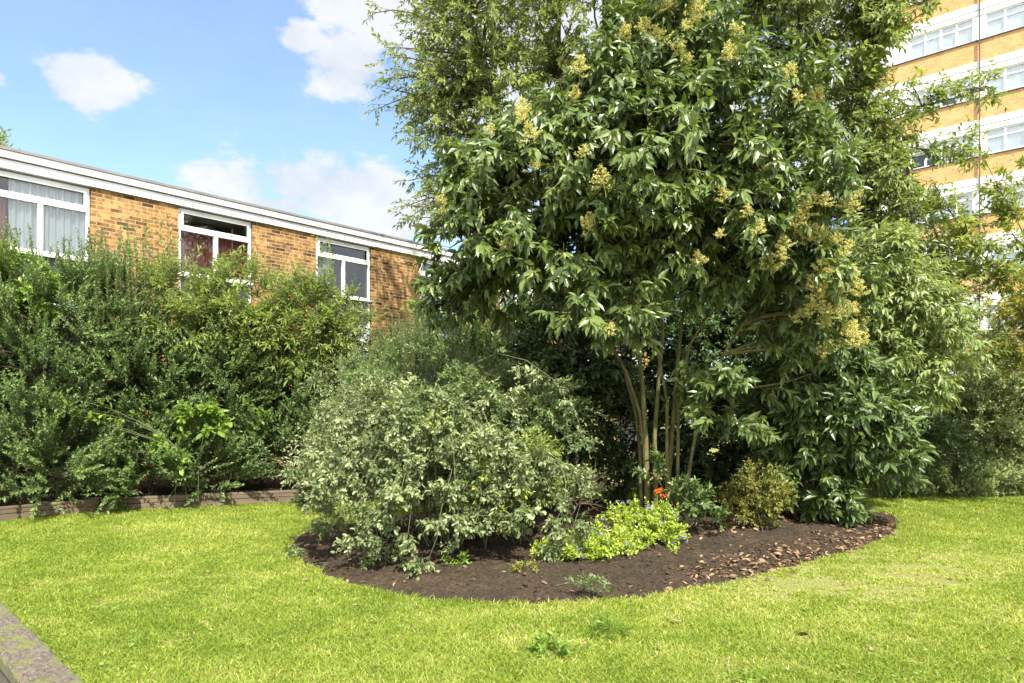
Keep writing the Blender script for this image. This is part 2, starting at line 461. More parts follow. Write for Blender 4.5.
# planting bed of the tree: outline traced on the ground
bed_px = [(289, 541), (296, 557), (318, 574), (352, 587), (400, 597), (450, 603), (510, 606), (570, 605), (640, 599), (700, 590), (750, 578), (800, 565),
          (850, 553), (888, 541), (902, 527), (898, 517), (880, 511)]
bed = [G(x, y)[:2] for x, y in bed_px] + [np.array(p) for p in ((4.6, 11.0), (3.6, 11.8), (1.5, 12.0), (-.5, 11.3), (-1.6, 10.2), (-2.3, 9.3))] + [G(305, 530)[:2]]
bed = np.array(bed)
# smooth closed outline
for _ in range(2):
    nx = np.roll(bed, -1, 0); q = bed * .75 + nx * .25; r = bed * .25 + nx * .75
    bed = np.stack([q, r], 1).reshape(-1, 2)
def inpoly(p, poly):
    x, y = p[:, 0], p[:, 1]; ins = np.zeros(len(p), bool)
    a = poly; b = np.roll(poly, -1, 0)
    for (x0, y0), (x1, y1) in zip(a, b):
        c = ((y0 > y) != (y1 > y)) & (x < (x1 - x0) * (y - y0) / (y1 - y0 + 1e-12) + x0)
        ins ^= c
    return ins
def edge_dist(p, poly):
    d = np.full(len(p), 1e9)
    for a, b in zip(poly, np.roll(poly, -1, 0)):
        ab = b - a; t = (((p - a) @ ab) / (ab @ ab)).clip(0, 1)
        d = np.minimum(d, np.linalg.norm(p - (a + t[:, None] * ab), axis=1))
    return d
def bed_height(p):
    e = edge_dist(p, bed); ins = inpoly(p, bed)
    p3 = np.column_stack([p, np.zeros(len(p))])
    h = np.minimum(1, e / .9) ** .7 * .10 + (fbm(p3, 3, 5) - .5) * .07 + (fbm(p3, 12, 9, 4) - .5) * .075
    return np.where(ins, np.maximum(h - .012, .004 - .05 * (e < .04)), -.03)
xs = np.arange(bed[:, 0].min() - .05, bed[:, 0].max() + .05, .035); ys = np.arange(bed[:, 1].min() - .05, bed[:, 1].max() + .05, .035)
gx, gy = np.meshgrid(xs, ys); pp = np.column_stack([gx.ravel(), gy.ravel()])
rg = np.random.default_rng(3)
hz = bed_height(pp)
idx = np.arange(len(pp)).reshape(gx.shape)
q = np.stack([idx[:-1, :-1], idx[:-1, 1:], idx[1:, 1:], idx[1:, :-1]], -1).reshape(-1, 4)
keep = (hz[q] > -.02).any(1)
q = q[keep]; used = np.unique(q); rm = np.zeros(len(pp), int); rm[used] = np.arange(len(used))
kindobj('soil_bed', mesh('soil_bed', np.column_stack([pp, hz])[used], [rm[q]], M_SOIL, smooth=True), 'structure')

# raised bed behind the timber edging
TB = [np.array(p[:2]) for p in (G(-160, 540), G(0, 522), G(100, 512), G(330, 500.5), G(470, 498))]
poly = np.array(TB + [np.array([3.0, 26.0]), np.array([-16, 9.0])])
top = np.array([[x, y, .17] for x, y in poly])
kindobj('border_soil', mesh('border_soil', top, [np.array([list(range(len(poly)))])], M_SOIL), 'structure')

# soil crumbs (uncountable)
rng = np.random.default_rng(8)
p = np.column_stack([rng.uniform(bed[:, 0].min(), bed[:, 0].max(), 14000), rng.uniform(5.3, 10.5, 14000)])
p = p[inpoly(p, bed)]; p = p[edge_dist(p, bed) > .03]
N = len(p); z = bed_height(p)
oct_ = np.array([[1, 0, 0], [-1, 0, 0], [0, 1, 0], [0, -1, 0], [0, 0, .8], [0, 0, -.8]], float)
of = np.array([[0, 2, 4], [2, 1, 4], [1, 3, 4], [3, 0, 4], [2, 0, 5], [1, 2, 5], [3, 1, 5], [0, 3, 5]])
sz = (.004 + .030 * rng.random(N) ** 6)
v = np.column_stack([p, z])[:, None] + oct_[None] * sz[:, None, None] * rng.uniform(.6, 1.4, (N, 6, 1))
kindobj('soil_crumbs', mesh('soil_crumbs', v.reshape(-1, 3), [((np.arange(N) * 6)[:, None, None] + of[None]).reshape(-1, 3)], M_SOIL), 'stuff', 'loose dark crumbs of soil lying over the bed', 'soil')

# ------------------------------------------------------------------ grass blades
def lawn_ok(p):
    w_ = np.column_stack([p, np.zeros(len(p))]); o_ = np.column_stack([fbm(w_, 7, 61) - .5, fbm(w_, 7, 62) - .5]) * .16
    ok = ~inpoly(p + o_, bed)
    ok &= ~inpoly(p, poly)
    ok &= ((p - wall_pt) @ wall_nrm) < -.01
    return ok
def grass(n, seed):
    rng = np.random.default_rng(seed)
    Y = 3.2 * (13.6 / 3.2) ** (rng.random(n) ** .82)
    X = np.where(rng.random(n) < .78, rng.uniform(-.84, .84, n), rng.uniform(-1.25, 1.25, n)) * (Y + .3)
    p = np.column_stack([X, Y]); ok = lawn_ok(p)
    p3 = np.column_stack([p, np.zeros(n)])
    wear = np.exp(-(((p[:, 0] - 2.6) / 1.6) ** 2 + ((p[:, 1] - 6.3) / .75) ** 2)) + .75 * np.exp(-(((p[:, 0] - 4.6) / 1.1) ** 2 + ((p[:, 1] - 7.2) / .6) ** 2))
    pat = fbm(p3, 1.1, 21, 3); fine = fbm(p3, 5.0, 33, 2)
    f2 = fbm(p3, 17, 47, 2); bare = wear * 1.1 * (fine + f2 > .96) + (fine > .66) * .6 + (f2 > .66) * .5
    ok &= rng.random(n) > bare * .8
    p = p[ok]; pat = pat[ok]; fine = fine[ok]; wear = wear[ok]; n = len(p)
    far = np.clip((p[:, 1] - 3.2) / 9, 0, 1)
    h = (.010 + .018 * rng.random(n)) * (.75 + .7 * pat) * (1 - .4 * np.minimum(1, wear)) * (1 + .25 * far)
    e = edge_dist(p, bed); h *= 1 + .7 * np.exp(-(e / .06) ** 2)
    lean = rng.normal(0, .8, (n, 2)); yaw = rng.uniform(0, 6.283, n)
    w = (.0018 + .0016 * rng.random(n)) * (1 + 1.1 * far)
    sd = np.column_stack([np.cos(yaw), np.sin(yaw), np.zeros(n)])
    b = np.column_stack([p, np.full(n, .001)])
    tip = b + np.column_stack([lean * h[:, None], h])
    mid = b + np.column_stack([lean * h[:, None] * .35, h * .62])
    v = np.stack([b - sd * w[:, None], b + sd * w[:, None], mid + sd * w[:, None] * .8, mid - sd * w[:, None] * .8, tip], 1)
    o = (np.arange(n) * 5)[:, None, None]
    f4 = (o + np.array([[0, 1, 2, 3]])[None]).reshape(-1, 4); f3 = (o + np.array([[3, 2, 4]])[None]).reshape(-1, 3)
    ti = (.30 + .60 * (pat - .5) + .50 * (fine - .5) + .32 * np.minimum(1, wear) + rng.normal(0, .17, n) + (rng.random(n) < .10) * .45)
    # shade near the timber edge put into the tint as slightly darker green
    ti = np.where(p[:, 1] > 9.5, ti - .08, ti)
    return mesh('grass', v.reshape(-1, 3), [f4, f3], M_GRASS, np.repeat(ti.clip(0, 1), 5))
kindobj('grass', grass(980000, 4), 'stuff', 'short mown yellow-green lawn grass around the bed', 'grass')

# ------------------------------------------------------------------ low wall, timber edging
def wall_mat():
    m, nt, b = newmat('mossy_concrete')
    tc = nd(nt, 'ShaderNodeTexCoord')
    n = nd(nt, 'ShaderNodeTexNoise', Scale=42.0, Detail=6.0); n.inputs['Roughness'].default_value = .75
    n2 = nd(nt, 'ShaderNodeTexNoise', Scale=7.0, Detail=5.0)
    sx = nd(nt, 'ShaderNodeSeparateXYZ')
    for k in (n, n2): nt.links.new(tc.outputs['Object'], k.inputs['Vector'])
    nt.links.new(tc.outputs['Object'], sx.inputs[0])
    base = ramp(nt, n.outputs['Fac'], [(.42, (.014, .010, .006)), (.5, (.050, .037, .024)), (.58, (.17, .135, .09))])
    edge = ramp(nt, sx.outputs[1], [(.028, (1, 1, 1)), (.045, (0, 0, 0))])
    base = mixc(nt, edge, base, ramp(nt, n.outputs['Fac'], [(.38, (.045, .035, .025)), (.62, (.14, .115, .09))]))
    moss = ramp(nt, n2.outputs['Fac'], [(.48, (0, 0, 0)), (.60, (.9, .9, .9))])
    col = mixc(nt, moss, base, (.10, .11, .028))
    nt.links.new(col, b.inputs['Base Color']); b.inputs['Roughness'].default_value = .95
    bp = nd(nt, 'ShaderNodeBump', Strength=.9, Distance=.012)
    nt.links.new(n.outputs['Fac'], bp.inputs['Height']); nt.links.new(bp.outputs[0], b.inputs['Normal'])
    return m
M_WALLC = wall_mat()
M_WALLF = noisemat('wall_face', [(.3, (.05, .042, .035)), (.7, (.13, .11, .085))], 14, .95, .6)  # shade of the path-side face put into its dark colour
# local x along the wall towards the camera side, local y from lawn to path
ang = math.atan2(-wall_dir[1], -wall_dir[0])
st = wall_pt + wall_dir * 7.0
lw = thing('low_wall', 'low concrete retaining wall with gritty mossy top at the lower left', 'wall', (st[0], st[1], 0), ang)
ly = 1 if (np.array([-math.sin(ang), math.cos(ang)]) @ wall_nrm) > 0 else -1
xs_ = np.concatenate([np.arange(0, 3.6, .06), np.arange(3.6, 8.2, .008), np.arange(8.2, 22.01, .08)]); ny_ = 30
gx, gy = np.meshgrid(xs_, np.linspace(0, .235, ny_), indexing='ij')
P3 = np.column_stack([gx.ravel(), gy.ravel(), np.zeros(gx.size)])
grit = np.clip((P3[:, 1] - .03) / .03, .15, 1); hz = .10 + (fbm(P3, 9, 4) - .5) * .025 + (fbm(P3, 38, 6, 3) - .5) * .030 * grit
hz = hz.reshape(gx.shape); hz[:, 0] -= .010; hz[:, -1] -= .010
V = np.column_stack([gx.ravel(), gy.ravel() * ly, hz.ravel()])
idx = np.arange(gx.size).reshape(gx.shape)
q = np.stack([idx[:-1, :-1], idx[1:, :-1], idx[1:, 1:], idx[:-1, 1:]], -1).reshape(-1, 4)
lowv = V.copy(); lowv[:, 2] = .03
V2 = np.concatenate([V, lowv]); no = gx.size
e0, e1 = idx[:, 0], idx[:, -1]
sides = [np.stack([e0[:-1], e0[1:], e0[1:] + no, e0[:-1] + no], -1), np.stack([e1[:-1], e1[1:], e1[1:] + no, e1[:-1] + no], -1),
         np.stack([idx[0, :-1], idx[0, 1:], idx[0, 1:] + no, idx[0, :-1] + no], -1)]
link('coping', mesh('coping', V2, [q] + sides, M_WALLC), lw)
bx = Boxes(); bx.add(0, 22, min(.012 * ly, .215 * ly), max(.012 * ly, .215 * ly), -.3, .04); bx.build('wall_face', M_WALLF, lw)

def timber_mat():
    m, nt, b = newmat('weathered_timber')
    tc = nd(nt, 'ShaderNodeTexCoord')
    mp = nd(nt, 'ShaderNodeMapping'); mp.inputs['Scale'].default_value = (.35, 3, 5)
    nt.links.new(tc.outputs['Object'], mp.inputs[0])
    n = nd(nt, 'ShaderNodeTexNoise', Scale=3.0, Detail=8.0); nt.links.new(mp.outputs[0], n.inputs['Vector'])
    n2 = nd(nt, 'ShaderNodeTexNoise', Scale=1.5, Detail=3.0); nt.links.new(tc.outputs['Object'], n2.inputs['Vector'])
    c = ramp(nt, n.outputs['Fac'], [(.3, (.08, .058, .036)), (.5, (.12, .09, .056)), (.72, (.17, .13, .085))])
    c = mixc(nt, .6, c, ramp(nt, n2.outputs['Fac'], [(.35, (.55, .55, .5)), (.65, (1.1, 1.05, 1))]), 'MULTIPLY')
    nt.links.new(c, b.inputs['Base Color']); b.inputs['Roughness'].default_value = .85
    bp = nd(nt, 'ShaderNodeBump', Strength=.4, Distance=.008)
    nt.links.new(n.outputs['Fac'], bp.inputs['Height']); nt.links.new(bp.outputs[0], b.inputs['Normal'])
    return m
M_TIMBER = timber_mat()
te = thing('timber_edging', 'weathered timber board edging along the foot of the hedge', 'edging', (TB[1][0], TB[1][1], 0))
for a, b_ in zip(TB[:-1], TB[1:]):
    d = b_ - a; ln = np.linalg.norm(d); an = math.atan2(d[1], d[0])
    for k, (z0, z1) in enumerate(((-.03, .098), (.103, .205))):
        bx = Boxes(); bx.add(.004, ln - .004, 0.0 + .006 * k, .045 + .006 * k, z0, z1)
        o = bx.build('board', M_TIMBER, te, .006)
        o.location = (a[0] - TB[1][0], a[1] - TB[1][1], 0); o.rotation_euler = (0, 0, an)

# ------------------------------------------------------------------ low brick building on the left
M_BRICK = brickmat('stock_brick', [(.13, .075, .032), (.24, .14, .055), (.34, .205, .080), (.38, .24, .098), (.26, .155, .06), (.06, .04, .03)], (.33, .235, .125), stain=.9)
M_WHITE = plain('white_paint', (.79, .79, .77), .45, .4, .22, 2.2)
M_ROOF = plain('roof_felt', (.20, .19, .18), .9, .2, .3)
M_SPAN = plain('dark_panel', (.035, .04, .055), .25, .5, .2)
M_BOARD = plain('white_board', (.70, .70, .69), .5, .4, .1)
M_GLASS = glassmat('window_glass')
M_SHEER = leafmat('sheer_curtain', (.62, .66, .70), (.72, .75, .78), (.8, .82, .84), .8, .1, .35, tcol=1.0)
M_REDREFL = leafmat('brick_reflection', (.17, .05, .045), (.26, .08, .07), (.32, .12, .1), .8, .1, .2, tcol=1.0)  # reflection of red brick in the panes, painted as a red sheet
M_ROOM = plain('room_wall', (.05, .05, .052), .9, .1, .3)
bu = norm(np.array([638., 703.]))
P0 = np.array([-8.66, 11.9])
def s_of(px):
    t = (px - 512) / F
    return (t * P0[1] - P0[0]) / (bu[0] - t * bu[1])
bang = math.atan2(bu[1], bu[0])
bb = thing('brick_building', 'low flat-roofed yellow brick block with white fascia behind the hedge', 'building', (P0[0], P0[1], 0), bang)
def zb(py, px=0.0):                      # height on the facade of photo pixel
    s_ = s_of(px); return CAMZ + (HOR - py) / F * (P0[1] + s_ * bu[1])
ZF0 = zb(168.0); ZF1 = zb(158.2); ZF2 = zb(147.5)
SILL = zb(247.5); HEAD = ZF0 - .02
S0, S1 = -12.9, 21.0
pitch = 1.57
e = s_of(91.0)                           # right edge of the first window
wins = [(e - pitch + 2 * pitch * k, e + 2 * pitch * k) for k in range(-3, 7)]
# wall: piers between the windows (each storey spandrel is inside the window bays)
prev = S0; bx = Boxes()
for a, b_ in wins:
    bx.add(prev, a, 0, .28, -.05, ZF0); prev = b_
bx.add(prev, S1, 0, .28, -.05, ZF0)
bx.add(S0, S0 + .28, .28, 8, -.05, ZF0); bx.add(S1 - .28, S1, .28, 8, -.05, ZF0); bx.add(S0 + .28, S1 - .28, 7.7, 8, -.05, ZF0)
bx.build('wall', M_BRICK, bb)
bx = Boxes(); bx.add(S0 - .1, S1 + .1, -.06, 8.1, ZF0 + .005, ZF1 - .012); bx.build('fascia', M_WHITE, bb, .004)
bx = Boxes(); bx.add(S0 - .14, S1 + .14, -.11, 8.14, ZF1 + .008, ZF2 - .05); bx.build('fascia', M_WHITE, bb, .004)
bx = Boxes(); bx.add(S0 - .16, S1 + .16, -.13, 8.16, ZF2 - .047, ZF2); bx.build('roof', M_ROOF, bb)
bx = Boxes(); bx.add(S0 - .08, S1 + .08, -.04, 8.08, ZF1 - .014, ZF1 + .010); bx.build('fascia_gap', M_ROOF, bb)
def pleat_mesh(x0, x1, z0, z1, y, m, seed):
    n = int((x1 - x0) / .012); xs = np.linspace(x0, x1, n)
    r = np.random.default_rng(seed)
    yy = y + .022 * np.sin(xs * 52 + r.uniform(0, 6)) + .012 * np.sin(xs * 23 + 1)
    v = np.concatenate([np.column_stack([xs, yy, np.full(n, z0)]), np.column_stack([xs, yy * 1.0, np.full(n, z1)])])
    i = np.arange(n - 1)
    return mesh('curtain_or_reflection', v, [np.stack([i, i + 1, i + 1 + n, i + n], -1)], m, np.concatenate([r.random(n)] * 2), smooth=True)
for k, (a, b_) in enumerate(wins):
    a += .012; b_ -= .012
    fy0, fy1 = .05, .11
    fw = .055
    tz = SILL + (HEAD - SILL) * .69
    fr = Boxes()
    fr.add(a, a + fw, fy0, fy1, SILL - 1.0, HEAD); fr.add(b_ - fw, b_, fy0, fy1, SILL - 1.0, HEAD)
    fr.add(a + fw, b_ - fw, fy0, fy1, HEAD - fw, HEAD)
    fr.add(a + fw, b_ - fw, fy0 - .02, fy1, tz - .035, tz + .035)
    fr.add(a + fw, b_ - fw, fy0, fy1, SILL, SILL + fw)
    mx_ = (a + b_) / 2
    fr.add(mx_ - .042, mx_ + .042, fy0 - .01, fy1, SILL + fw, tz - .035)
    # opening sash of the transom
    fr.add(a + fw, b_ - fw, fy0 - .028, fy0 - .003, HEAD - fw - .045, HEAD - fw); fr.add(a + fw, a + fw + .04, fy0 - .028, fy0 - .003, tz + .035, HEAD - fw - .045)
    fr.add(b_ - fw - .04, b_ - fw, fy0 - .028, fy0 - .003, tz + .035, HEAD - fw - .045); fr.add(a + fw + .04, b_ - fw - .04, fy0 - .028, fy0 - .003, tz + .035, tz + .075)
    win = fr.build('window', M_WHITE, bb, .003)
    link('pane', mesh('pane', np.array([[a + fw - .004, .084, SILL + fw - .004], [b_ - fw + .004, .084, SILL + fw - .004], [b_ - fw + .004, .084, HEAD - fw + .004], [a + fw - .004, .084, HEAD - fw + .004]]), [np.array([[0, 1, 2, 3]])], M_GLASS), win)
    sl = Boxes(); sl.add(a - .0, b_ + .0, -.045, .05, SILL - .05, SILL - .004); sl.build('sill', M_WHITE, win, .003)
    rm_ = Boxes(); rm_.add(a, b_, .9, .95, SILL - .8, HEAD); rm_.add(a, b_, .12, .9, SILL - .15, SILL - .1); rm_.build('room_back', M_ROOM, win)
    if k == 3:
        link('curtain_or_reflection', pleat_mesh(a + .05, mx_ - .48, SILL, tz, .155, M_REDREFL, 3), win)
        link('curtain_or_reflection', pleat_mesh(a + .33, b_ - .05, SILL, HEAD, .15, M_SHEER, 4), win)
    elif k == 4:
        link('curtain_or_reflection', pleat_mesh(a + .05, b_ - .05, SILL, tz, .155, M_REDREFL, 5), win)  # red sheet behind the glass imitates the brick reflection
    elif k == 5:
        link('curtain_or_reflection', pleat_mesh(a + .05, a + .5, SILL, HEAD, .155, M_SHEER, 6), win)
    else:
        link('curtain_or_reflection', pleat_mesh(a + .05, b_ - .05, SILL, HEAD, .155, M_SHEER, 7 + k), win)
    sp = Boxes(); sp.add(a + fw, b_ - fw, .06, .12, SILL - .62, SILL - .055); sp.build('spandrel_panel', M_SPAN, bb)
    bd = Boxes()
    for j in range(4): bd.add(a + fw, b_ - fw, .03 + .002 * (j % 2), .11, SILL - .62 - .16 * (j + 1), SILL - .62 - .16 * j - .008)
    bd.build('cladding', M_BOARD, bb)
    gw = Boxes(); gw.add(a, b_, .10, .2, -.05, SILL - 1.28); gw.build('lower_panel', M_SPAN, bb)

# ------------------------------------------------------------------ tower block on the right
M_TBRICK = brickmat('tower_brick', [(.46, .255, .105), (.53, .305, .13), (.57, .34, .148), (.55, .32, .135), (.49, .275, .112)], (.53, .36, .19), stain=.35)
M_TWHITE = plain('tower_white', (.78, .78, .77), .6, .3, .05)
M_TLINE = plain('tower_drip', (.10, .09, .085), .8, .2)
M_BLIND = plain('tower_blind', (.84, .85, .86), .8, .2, .2, 2)
tv = norm(np.array([-775., 703.]))
T0 = np.array([21.8, 32.75])
tx = -tv                                       # local x runs to the right along the facade
tang = math.atan2(tx[1], tx[0])
tb = thing('tower_block', 'tall block of orange brick bands and white ribbon windows at upper right', 'building', (T0[0], T0[1], 0), tang)
X0, X1 = -4.6, 16.0
FL = 2.71; z272 = 8.02
zl = [z272 + FL * k for k in range(-2, 9)]
wallb = Boxes(); wallb.add(X0, X1, .30, 14, -.3, zl[-1] + 2.4)
prevz = -.3
for z in zl:
    wallb.add(X0, X1, 0, .30, prevz, z - .05) if prevz < z - 1.2 and prevz < 0 else None
    prevz = z + 1.16
tbw = wallb.build('wall', M_TBRICK, tb)
bays = [(-2.9, -.28), (.22, 3.2), (3.7, 6.7), (7.2, 10.2), (10.7, 13.7)]
for z in zl:
    # brick band below the windows
    if z - 1.2 > 0:
        bx = Boxes(); bx.add(X0, X1, 0, .298, z - .06 - .97, z - .06); bx.build('brick_band', M_TBRICK, tb)
    bx = Boxes(); bx.add(X0 - .02, X1 + .02, -.06, .298, z - .055, z - .015); bx.build('drip_ledge', M_TLINE, tb)
    bx = Boxes(); bx.add(X0 - .01, X1 + .01, -.03, .298, z + 1.12, z + 1.36); bx.add(X0 - .01, X1 + .01, -.05, .298, z + 1.385, z + 1.675); bx.build('white_band', M_TWHITE, tb)
    bx = Boxes(); bx.add(X0, X1, .0, .297, z + 1.362, z + 1.383); bx.build('band_joint', M_TLINE, tb)
    px_ = X0
    for a, b_ in bays + [(X1, X1)]:
        pier = Boxes(); pier.add(px_, a, 0, .296, z - .012, z + 1.118); pier.build('white_pier', M_TWHITE, tb); px_ = b_
    for a, b_ in bays:
        n = 4; wd = (b_ - a) / n
        fr = Boxes(); y0, y1 = .06, .13; f_ = .055
        fr.add(a, b_, y0, y1, z - .01, z + .05); fr.add(a, b_, y0, y1, z + 1.06, z + 1.116)
        for i in range(n + 1):
            c = a + wd * i; c0, c1 = max(a, c - .045), min(b_, c + .045)
            fr.add(c0, c1, y0 - .004, y1, z + .052, z + 1.058)
        for i in range(n): fr.add(a + wd * i + .047, a + wd * (i + 1) - .047, y0 - .002, y1, z + .74, z + .80)
        w_ = fr.build('window', M_TWHITE, tb)
        link('pane', mesh('pane', np.array([[a + .01, .10, z + .02], [b_ - .01, .10, z + .02], [b_ - .01, .10, z + 1.09], [a + .01, .10, z + 1.09]]), [np.array([[0, 1, 2, 3]])], M_GLASS), w_)
        g = Boxes(); r_ = np.random.default_rng(int((a + 40) * 37 + z * 1013))
        for i in range(n): g.add(a + wd * i + .004, a + wd * (i + 1) - .004, .132, .14, z + (0 if r_.random() > .3 else r_.uniform(.15, .75)), z + 1.1)
        g.build('blind', M_BLIND, w_)
        g = Boxes(); g.add(a + .01, b_ - .01, .24, .25, z, z + 1.1); g.build('room_back', M_ROOM, w_)
bx = Boxes(); bx.add(-.025, .025, -.13, -.07, 0, zl[-1] + 2.4); bx.build('drainpipe', M_TLINE, tb)
bx = Boxes(); bx.add(X0 - .1, X1 + .1, -.1, 14.1, zl[-1] + 2.41, zl[-1] + 2.7); bx.build('roof', M_TWHITE, tb)

# ------------------------------------------------------------------ the glossy privet in the bed
PRIVET_LOBES = [lob(668, 72, 8.3, 78, 58, 1.2), lob(605, 122, 8.2, 62, 50, 1.1), lob(742, 122, 8.2, 64, 54, 1.2), lob(516, 195, 8.2, 70, 60, 1.1), lob(640, 165, 7.6, 92, 60, 1.1),
                lob(790, 205, 8.1, 56, 62, 1.2), lob(480, 250, 8.3, 54, 46, .9), lob(562, 250, 7.8, 56, 48, .8), lob(722, 240, 7.7, 66, 50, .9), lob(805, 295, 8.2, 46, 50, .8), lob(602, 312, 7.4, 40, 28, .5),
                lob(722, 415, 8.0, 32, 40, .45), lob(465, 300, 8.4, 36, 28, .6), lob(655, 230, 8.2, 60, 36, .8), lob(745, 175, 7.8, 60, 50, .9), lob(700, 115, 7.7, 66, 50, .9), lob(545, 160, 7.8, 50, 40, .8),
                lob(655, 30, 8.4, 48, 30, .8), lob(820, 330, 8.4, 36, 40, .6)]
pb = np.array([1.85, 8.45, .08])
stem_px = [[(642, 500), (640, 430), (626, 370), (598, 320), (560, 250), (510, 190)],
           [(656, 500), (655, 430), (660, 360), (664, 280), (655, 180), (650, 80)],
           [(664, 503), (672, 420), (678, 350), (690, 280), (700, 180), (690, 70)],
           [(676, 503), (678, 440), (676, 370), (720, 290), (770, 200), (790, 130)],
           [(684, 505), (692, 440), (715, 370), (750, 310), (800, 260), (815, 230)],
           [(648, 500), (645, 420), (640, 350), (625, 280), (590, 180), (570, 100)],
           [(668, 503), (668, 420), (655, 340), (632, 290), (640, 200), (645, 130)],
           [(650, 503), (640, 400), (612, 345), (570, 290), (500, 260), (478, 240)]]
rs = np.random.default_rng(77)
limbs = []
for k, pl_ in enumerate(stem_px):
    dy = rs.uniform(-.25, .3); poly_ = []
    for i, (x, y) in enumerate(pl_):
        w_ = W(x, y, 8.5 + dy * i / 3 + rs.normal(0, .03))
        poly_.append(w_)
    poly_[0][2] = .02
    limbs.append(poly_)
privet = plant('privet_tree', 'big glossy evergreen privet tree with creamy flower sprays, growing in the soil bed', 'tree', pb, PRIVET_LOBES, M_PRIVET, M_BARK, 11,
               nb=820, ns=6, nl=11, L=.138, Wd=.058, tpl='lance', slen=.30, up=.15, out=.6, jit=.42, grav=.62, ang=1.15, t0=.45, phyl='opp', stem_r=.034, limbs=limbs,
               arch=.16, inner=.38, br=.010, crown='crown', stem='trunk', zmin=1.2, face=.5, sag=.25, clump=.6, tipgrow=.3)
# flower panicles on the crown surface
def front(px, py, lobes):
    o = np.array([0, 0, CAMZ]); d = norm(W(px, py, 1.0) - o); best = None
    for c, r in lobes:
        oc = (o - c) / r; dd = d / r
        A = dd @ dd; B = 2 * oc @ dd; C = oc @ oc - .94
        q = B * B - 4 * A * C
        if q > 0:
            t = (-B - math.sqrt(q)) / (2 * A)
            if t > 0 and (best is None or t < best): best = t
    return None if best is None else o + d * best
def panicle_mesh(seed):
    r = np.random.default_rng(seed)
    lines, P_, A_ = [np.array([[0, 0, -.06], [.004, 0, .08], [0, .004, .2]])], [], []
    for k in range(17):
        h = k / 17; a = k * 2.4 + r.normal(0, .3); ln = (.105 * (1 - h) ** .75 + .015) * r.uniform(.7, 1.2)
        b0 = np.array([0, 0, .015 + .18 * h]); d = norm(np.array([math.cos(a), math.sin(a), r.uniform(.25, .75)]))
        e_ = b0 + d * ln; e_[2] -= ln * ln * 1.5
        m_ = (b0 + e_) / 2; m_[2] += ln * .06
        lines.append(np.array([b0, m_, e_]))
        n = int(14 + 420 * ln); t = r.uniform(.3, 1.05, (n, 1))
        P_.append(b0 * (1 - t) + e_ * t + r.normal(0, .0075, (n, 3))); A_.append(norm(r.normal(0, 1, (n, 3)) + d * .5))
    P_ = np.concatenate(P_); A_ = np.concatenate(A_); n = len(P_)
    up = norm(np.cross(A_, norm(r.normal(0, 1, (n, 3))))); L_ = r.uniform(.009, .017, n)
    v, f, t = leaves(P_, A_, up, L_, L_ * .8, 'diamond', r.random(n))
    tv_, tq_ = tubes(np.array(lines), np.full((len(lines), 3), .0018), 3)
    return mesh('flower_panicle', np.concatenate([v, tv_]), f + [tq_ + len(v)], M_FLOW, np.concatenate([t, np.zeros(len(tv_))]))
PM = [panicle_mesh(k) for k in range(4)]
pan = [(579, 154), (604, 185), (502, 249), (499, 265), (583, 227), (533, 169), (534, 139), (571, 97), (579, 74), (649, 82), (673, 50), (735, 47), (646, 32), (669, 7),
       (798, 100), (821, 95), (746, 212), (754, 232), (719, 232), (701, 261), (803, 219), (813, 197), (776, 256), (816, 269), (846, 249), (848, 269), (858, 294),
       (841, 304), (853, 197), (724, 197), (607, 329), (826, 323), (515, 115), (495, 115), (528, 115), (838, 120), (786, 72), (450, 209), (435, 209), (862, 322),
       (853, 334), (834, 262), (805, 240), (792, 228), (822, 236), (585, 346), (737, 38), (730, 58), (664, 38), (680, 60), (508, 108), (488, 122), (560, 40), (800, 212),
       (838, 290), (850, 312), (828, 345), (846, 345), (818, 355), (812, 285), (836, 238), (700, 12), (690, 25), (862, 305), (848, 282), (770, 268), (784, 246), (620, 40), (756, 185)] + [(int(790 + 70 * a_), int(195 + 150 * c_)) for a_, c_ in np.random.default_rng(9).random((22, 2))]
rs = np.random.default_rng(5); n0 = 0
for px_, py_ in pan:
    p_ = front(px_, py_, PRIVET_LOBES)
    if p_ is None:
        for q_ in ((-8, 4), (-16, 6), (-26, 8), (8, 6), (0, 12), (16, 10)):
            p_ = front(px_ + q_[0], py_ + q_[1], PRIVET_LOBES)
            if p_ is not None: break
    if p_ is None: continue
    o_ = link('flower_panicle', PM[n0 % 4], privet, tuple(p_ - pb + np.array([0, -.05, -.06])))
    o_.rotation_euler = (rs.normal(.25, .3), rs.normal(0, .35), rs.uniform(0, 6.28))
    sc_ = rs.uniform(.6, 1.15); o_.scale = (sc_ * rs.uniform(.8, 1.25), sc_ * rs.uniform(.8, 1.2), sc_)
    n0 += 1

# ------------------------------------------------------------------ airy trees behind
plant('airy_tree', 'tall airy olive-green tree behind the left side of the privet, against blue sky', 'tree', (.9, 14.0, 0),
      [lob(430, 60, 13, 52, 62, 1.3), lob(485, 15, 13, 75, 55, 1.8), lob(575, 20, 13.5, 80, 60, 1.8), lob(440, 150, 13, 42, 50, 1.0), lob(396, 98, 13, 30, 16, .7),
       lob(425, 212, 13, 24, 26, .7), lob(510, 100, 13.5, 65, 65, 1.4), lob(690, -10, 14, 80, 40, 1.8), lob(640, 140, 14, 110, 90, 1.5), lob(560, 220, 14, 70, 60, 1.2), lob(700, 240, 14, 90, 70, 1.2), lob(460, -50, 13.5, 90, 40, 1.8), lob(600, -70, 14, 130, 50, 2)],
      M_AIRY, M_TWIG, 21, nb=980, ns=7, nl=10, L=.105, Wd=.045, tpl='diamond', slen=.38, up=-.05, out=.35, jit=.5, grav=.4, ang=.9, stems=5, stem_r=.09, arch=.2, inner=.25,
      br=.011, crown='crown', stem='trunk', zmin=3, sag=.25, clump=.35)
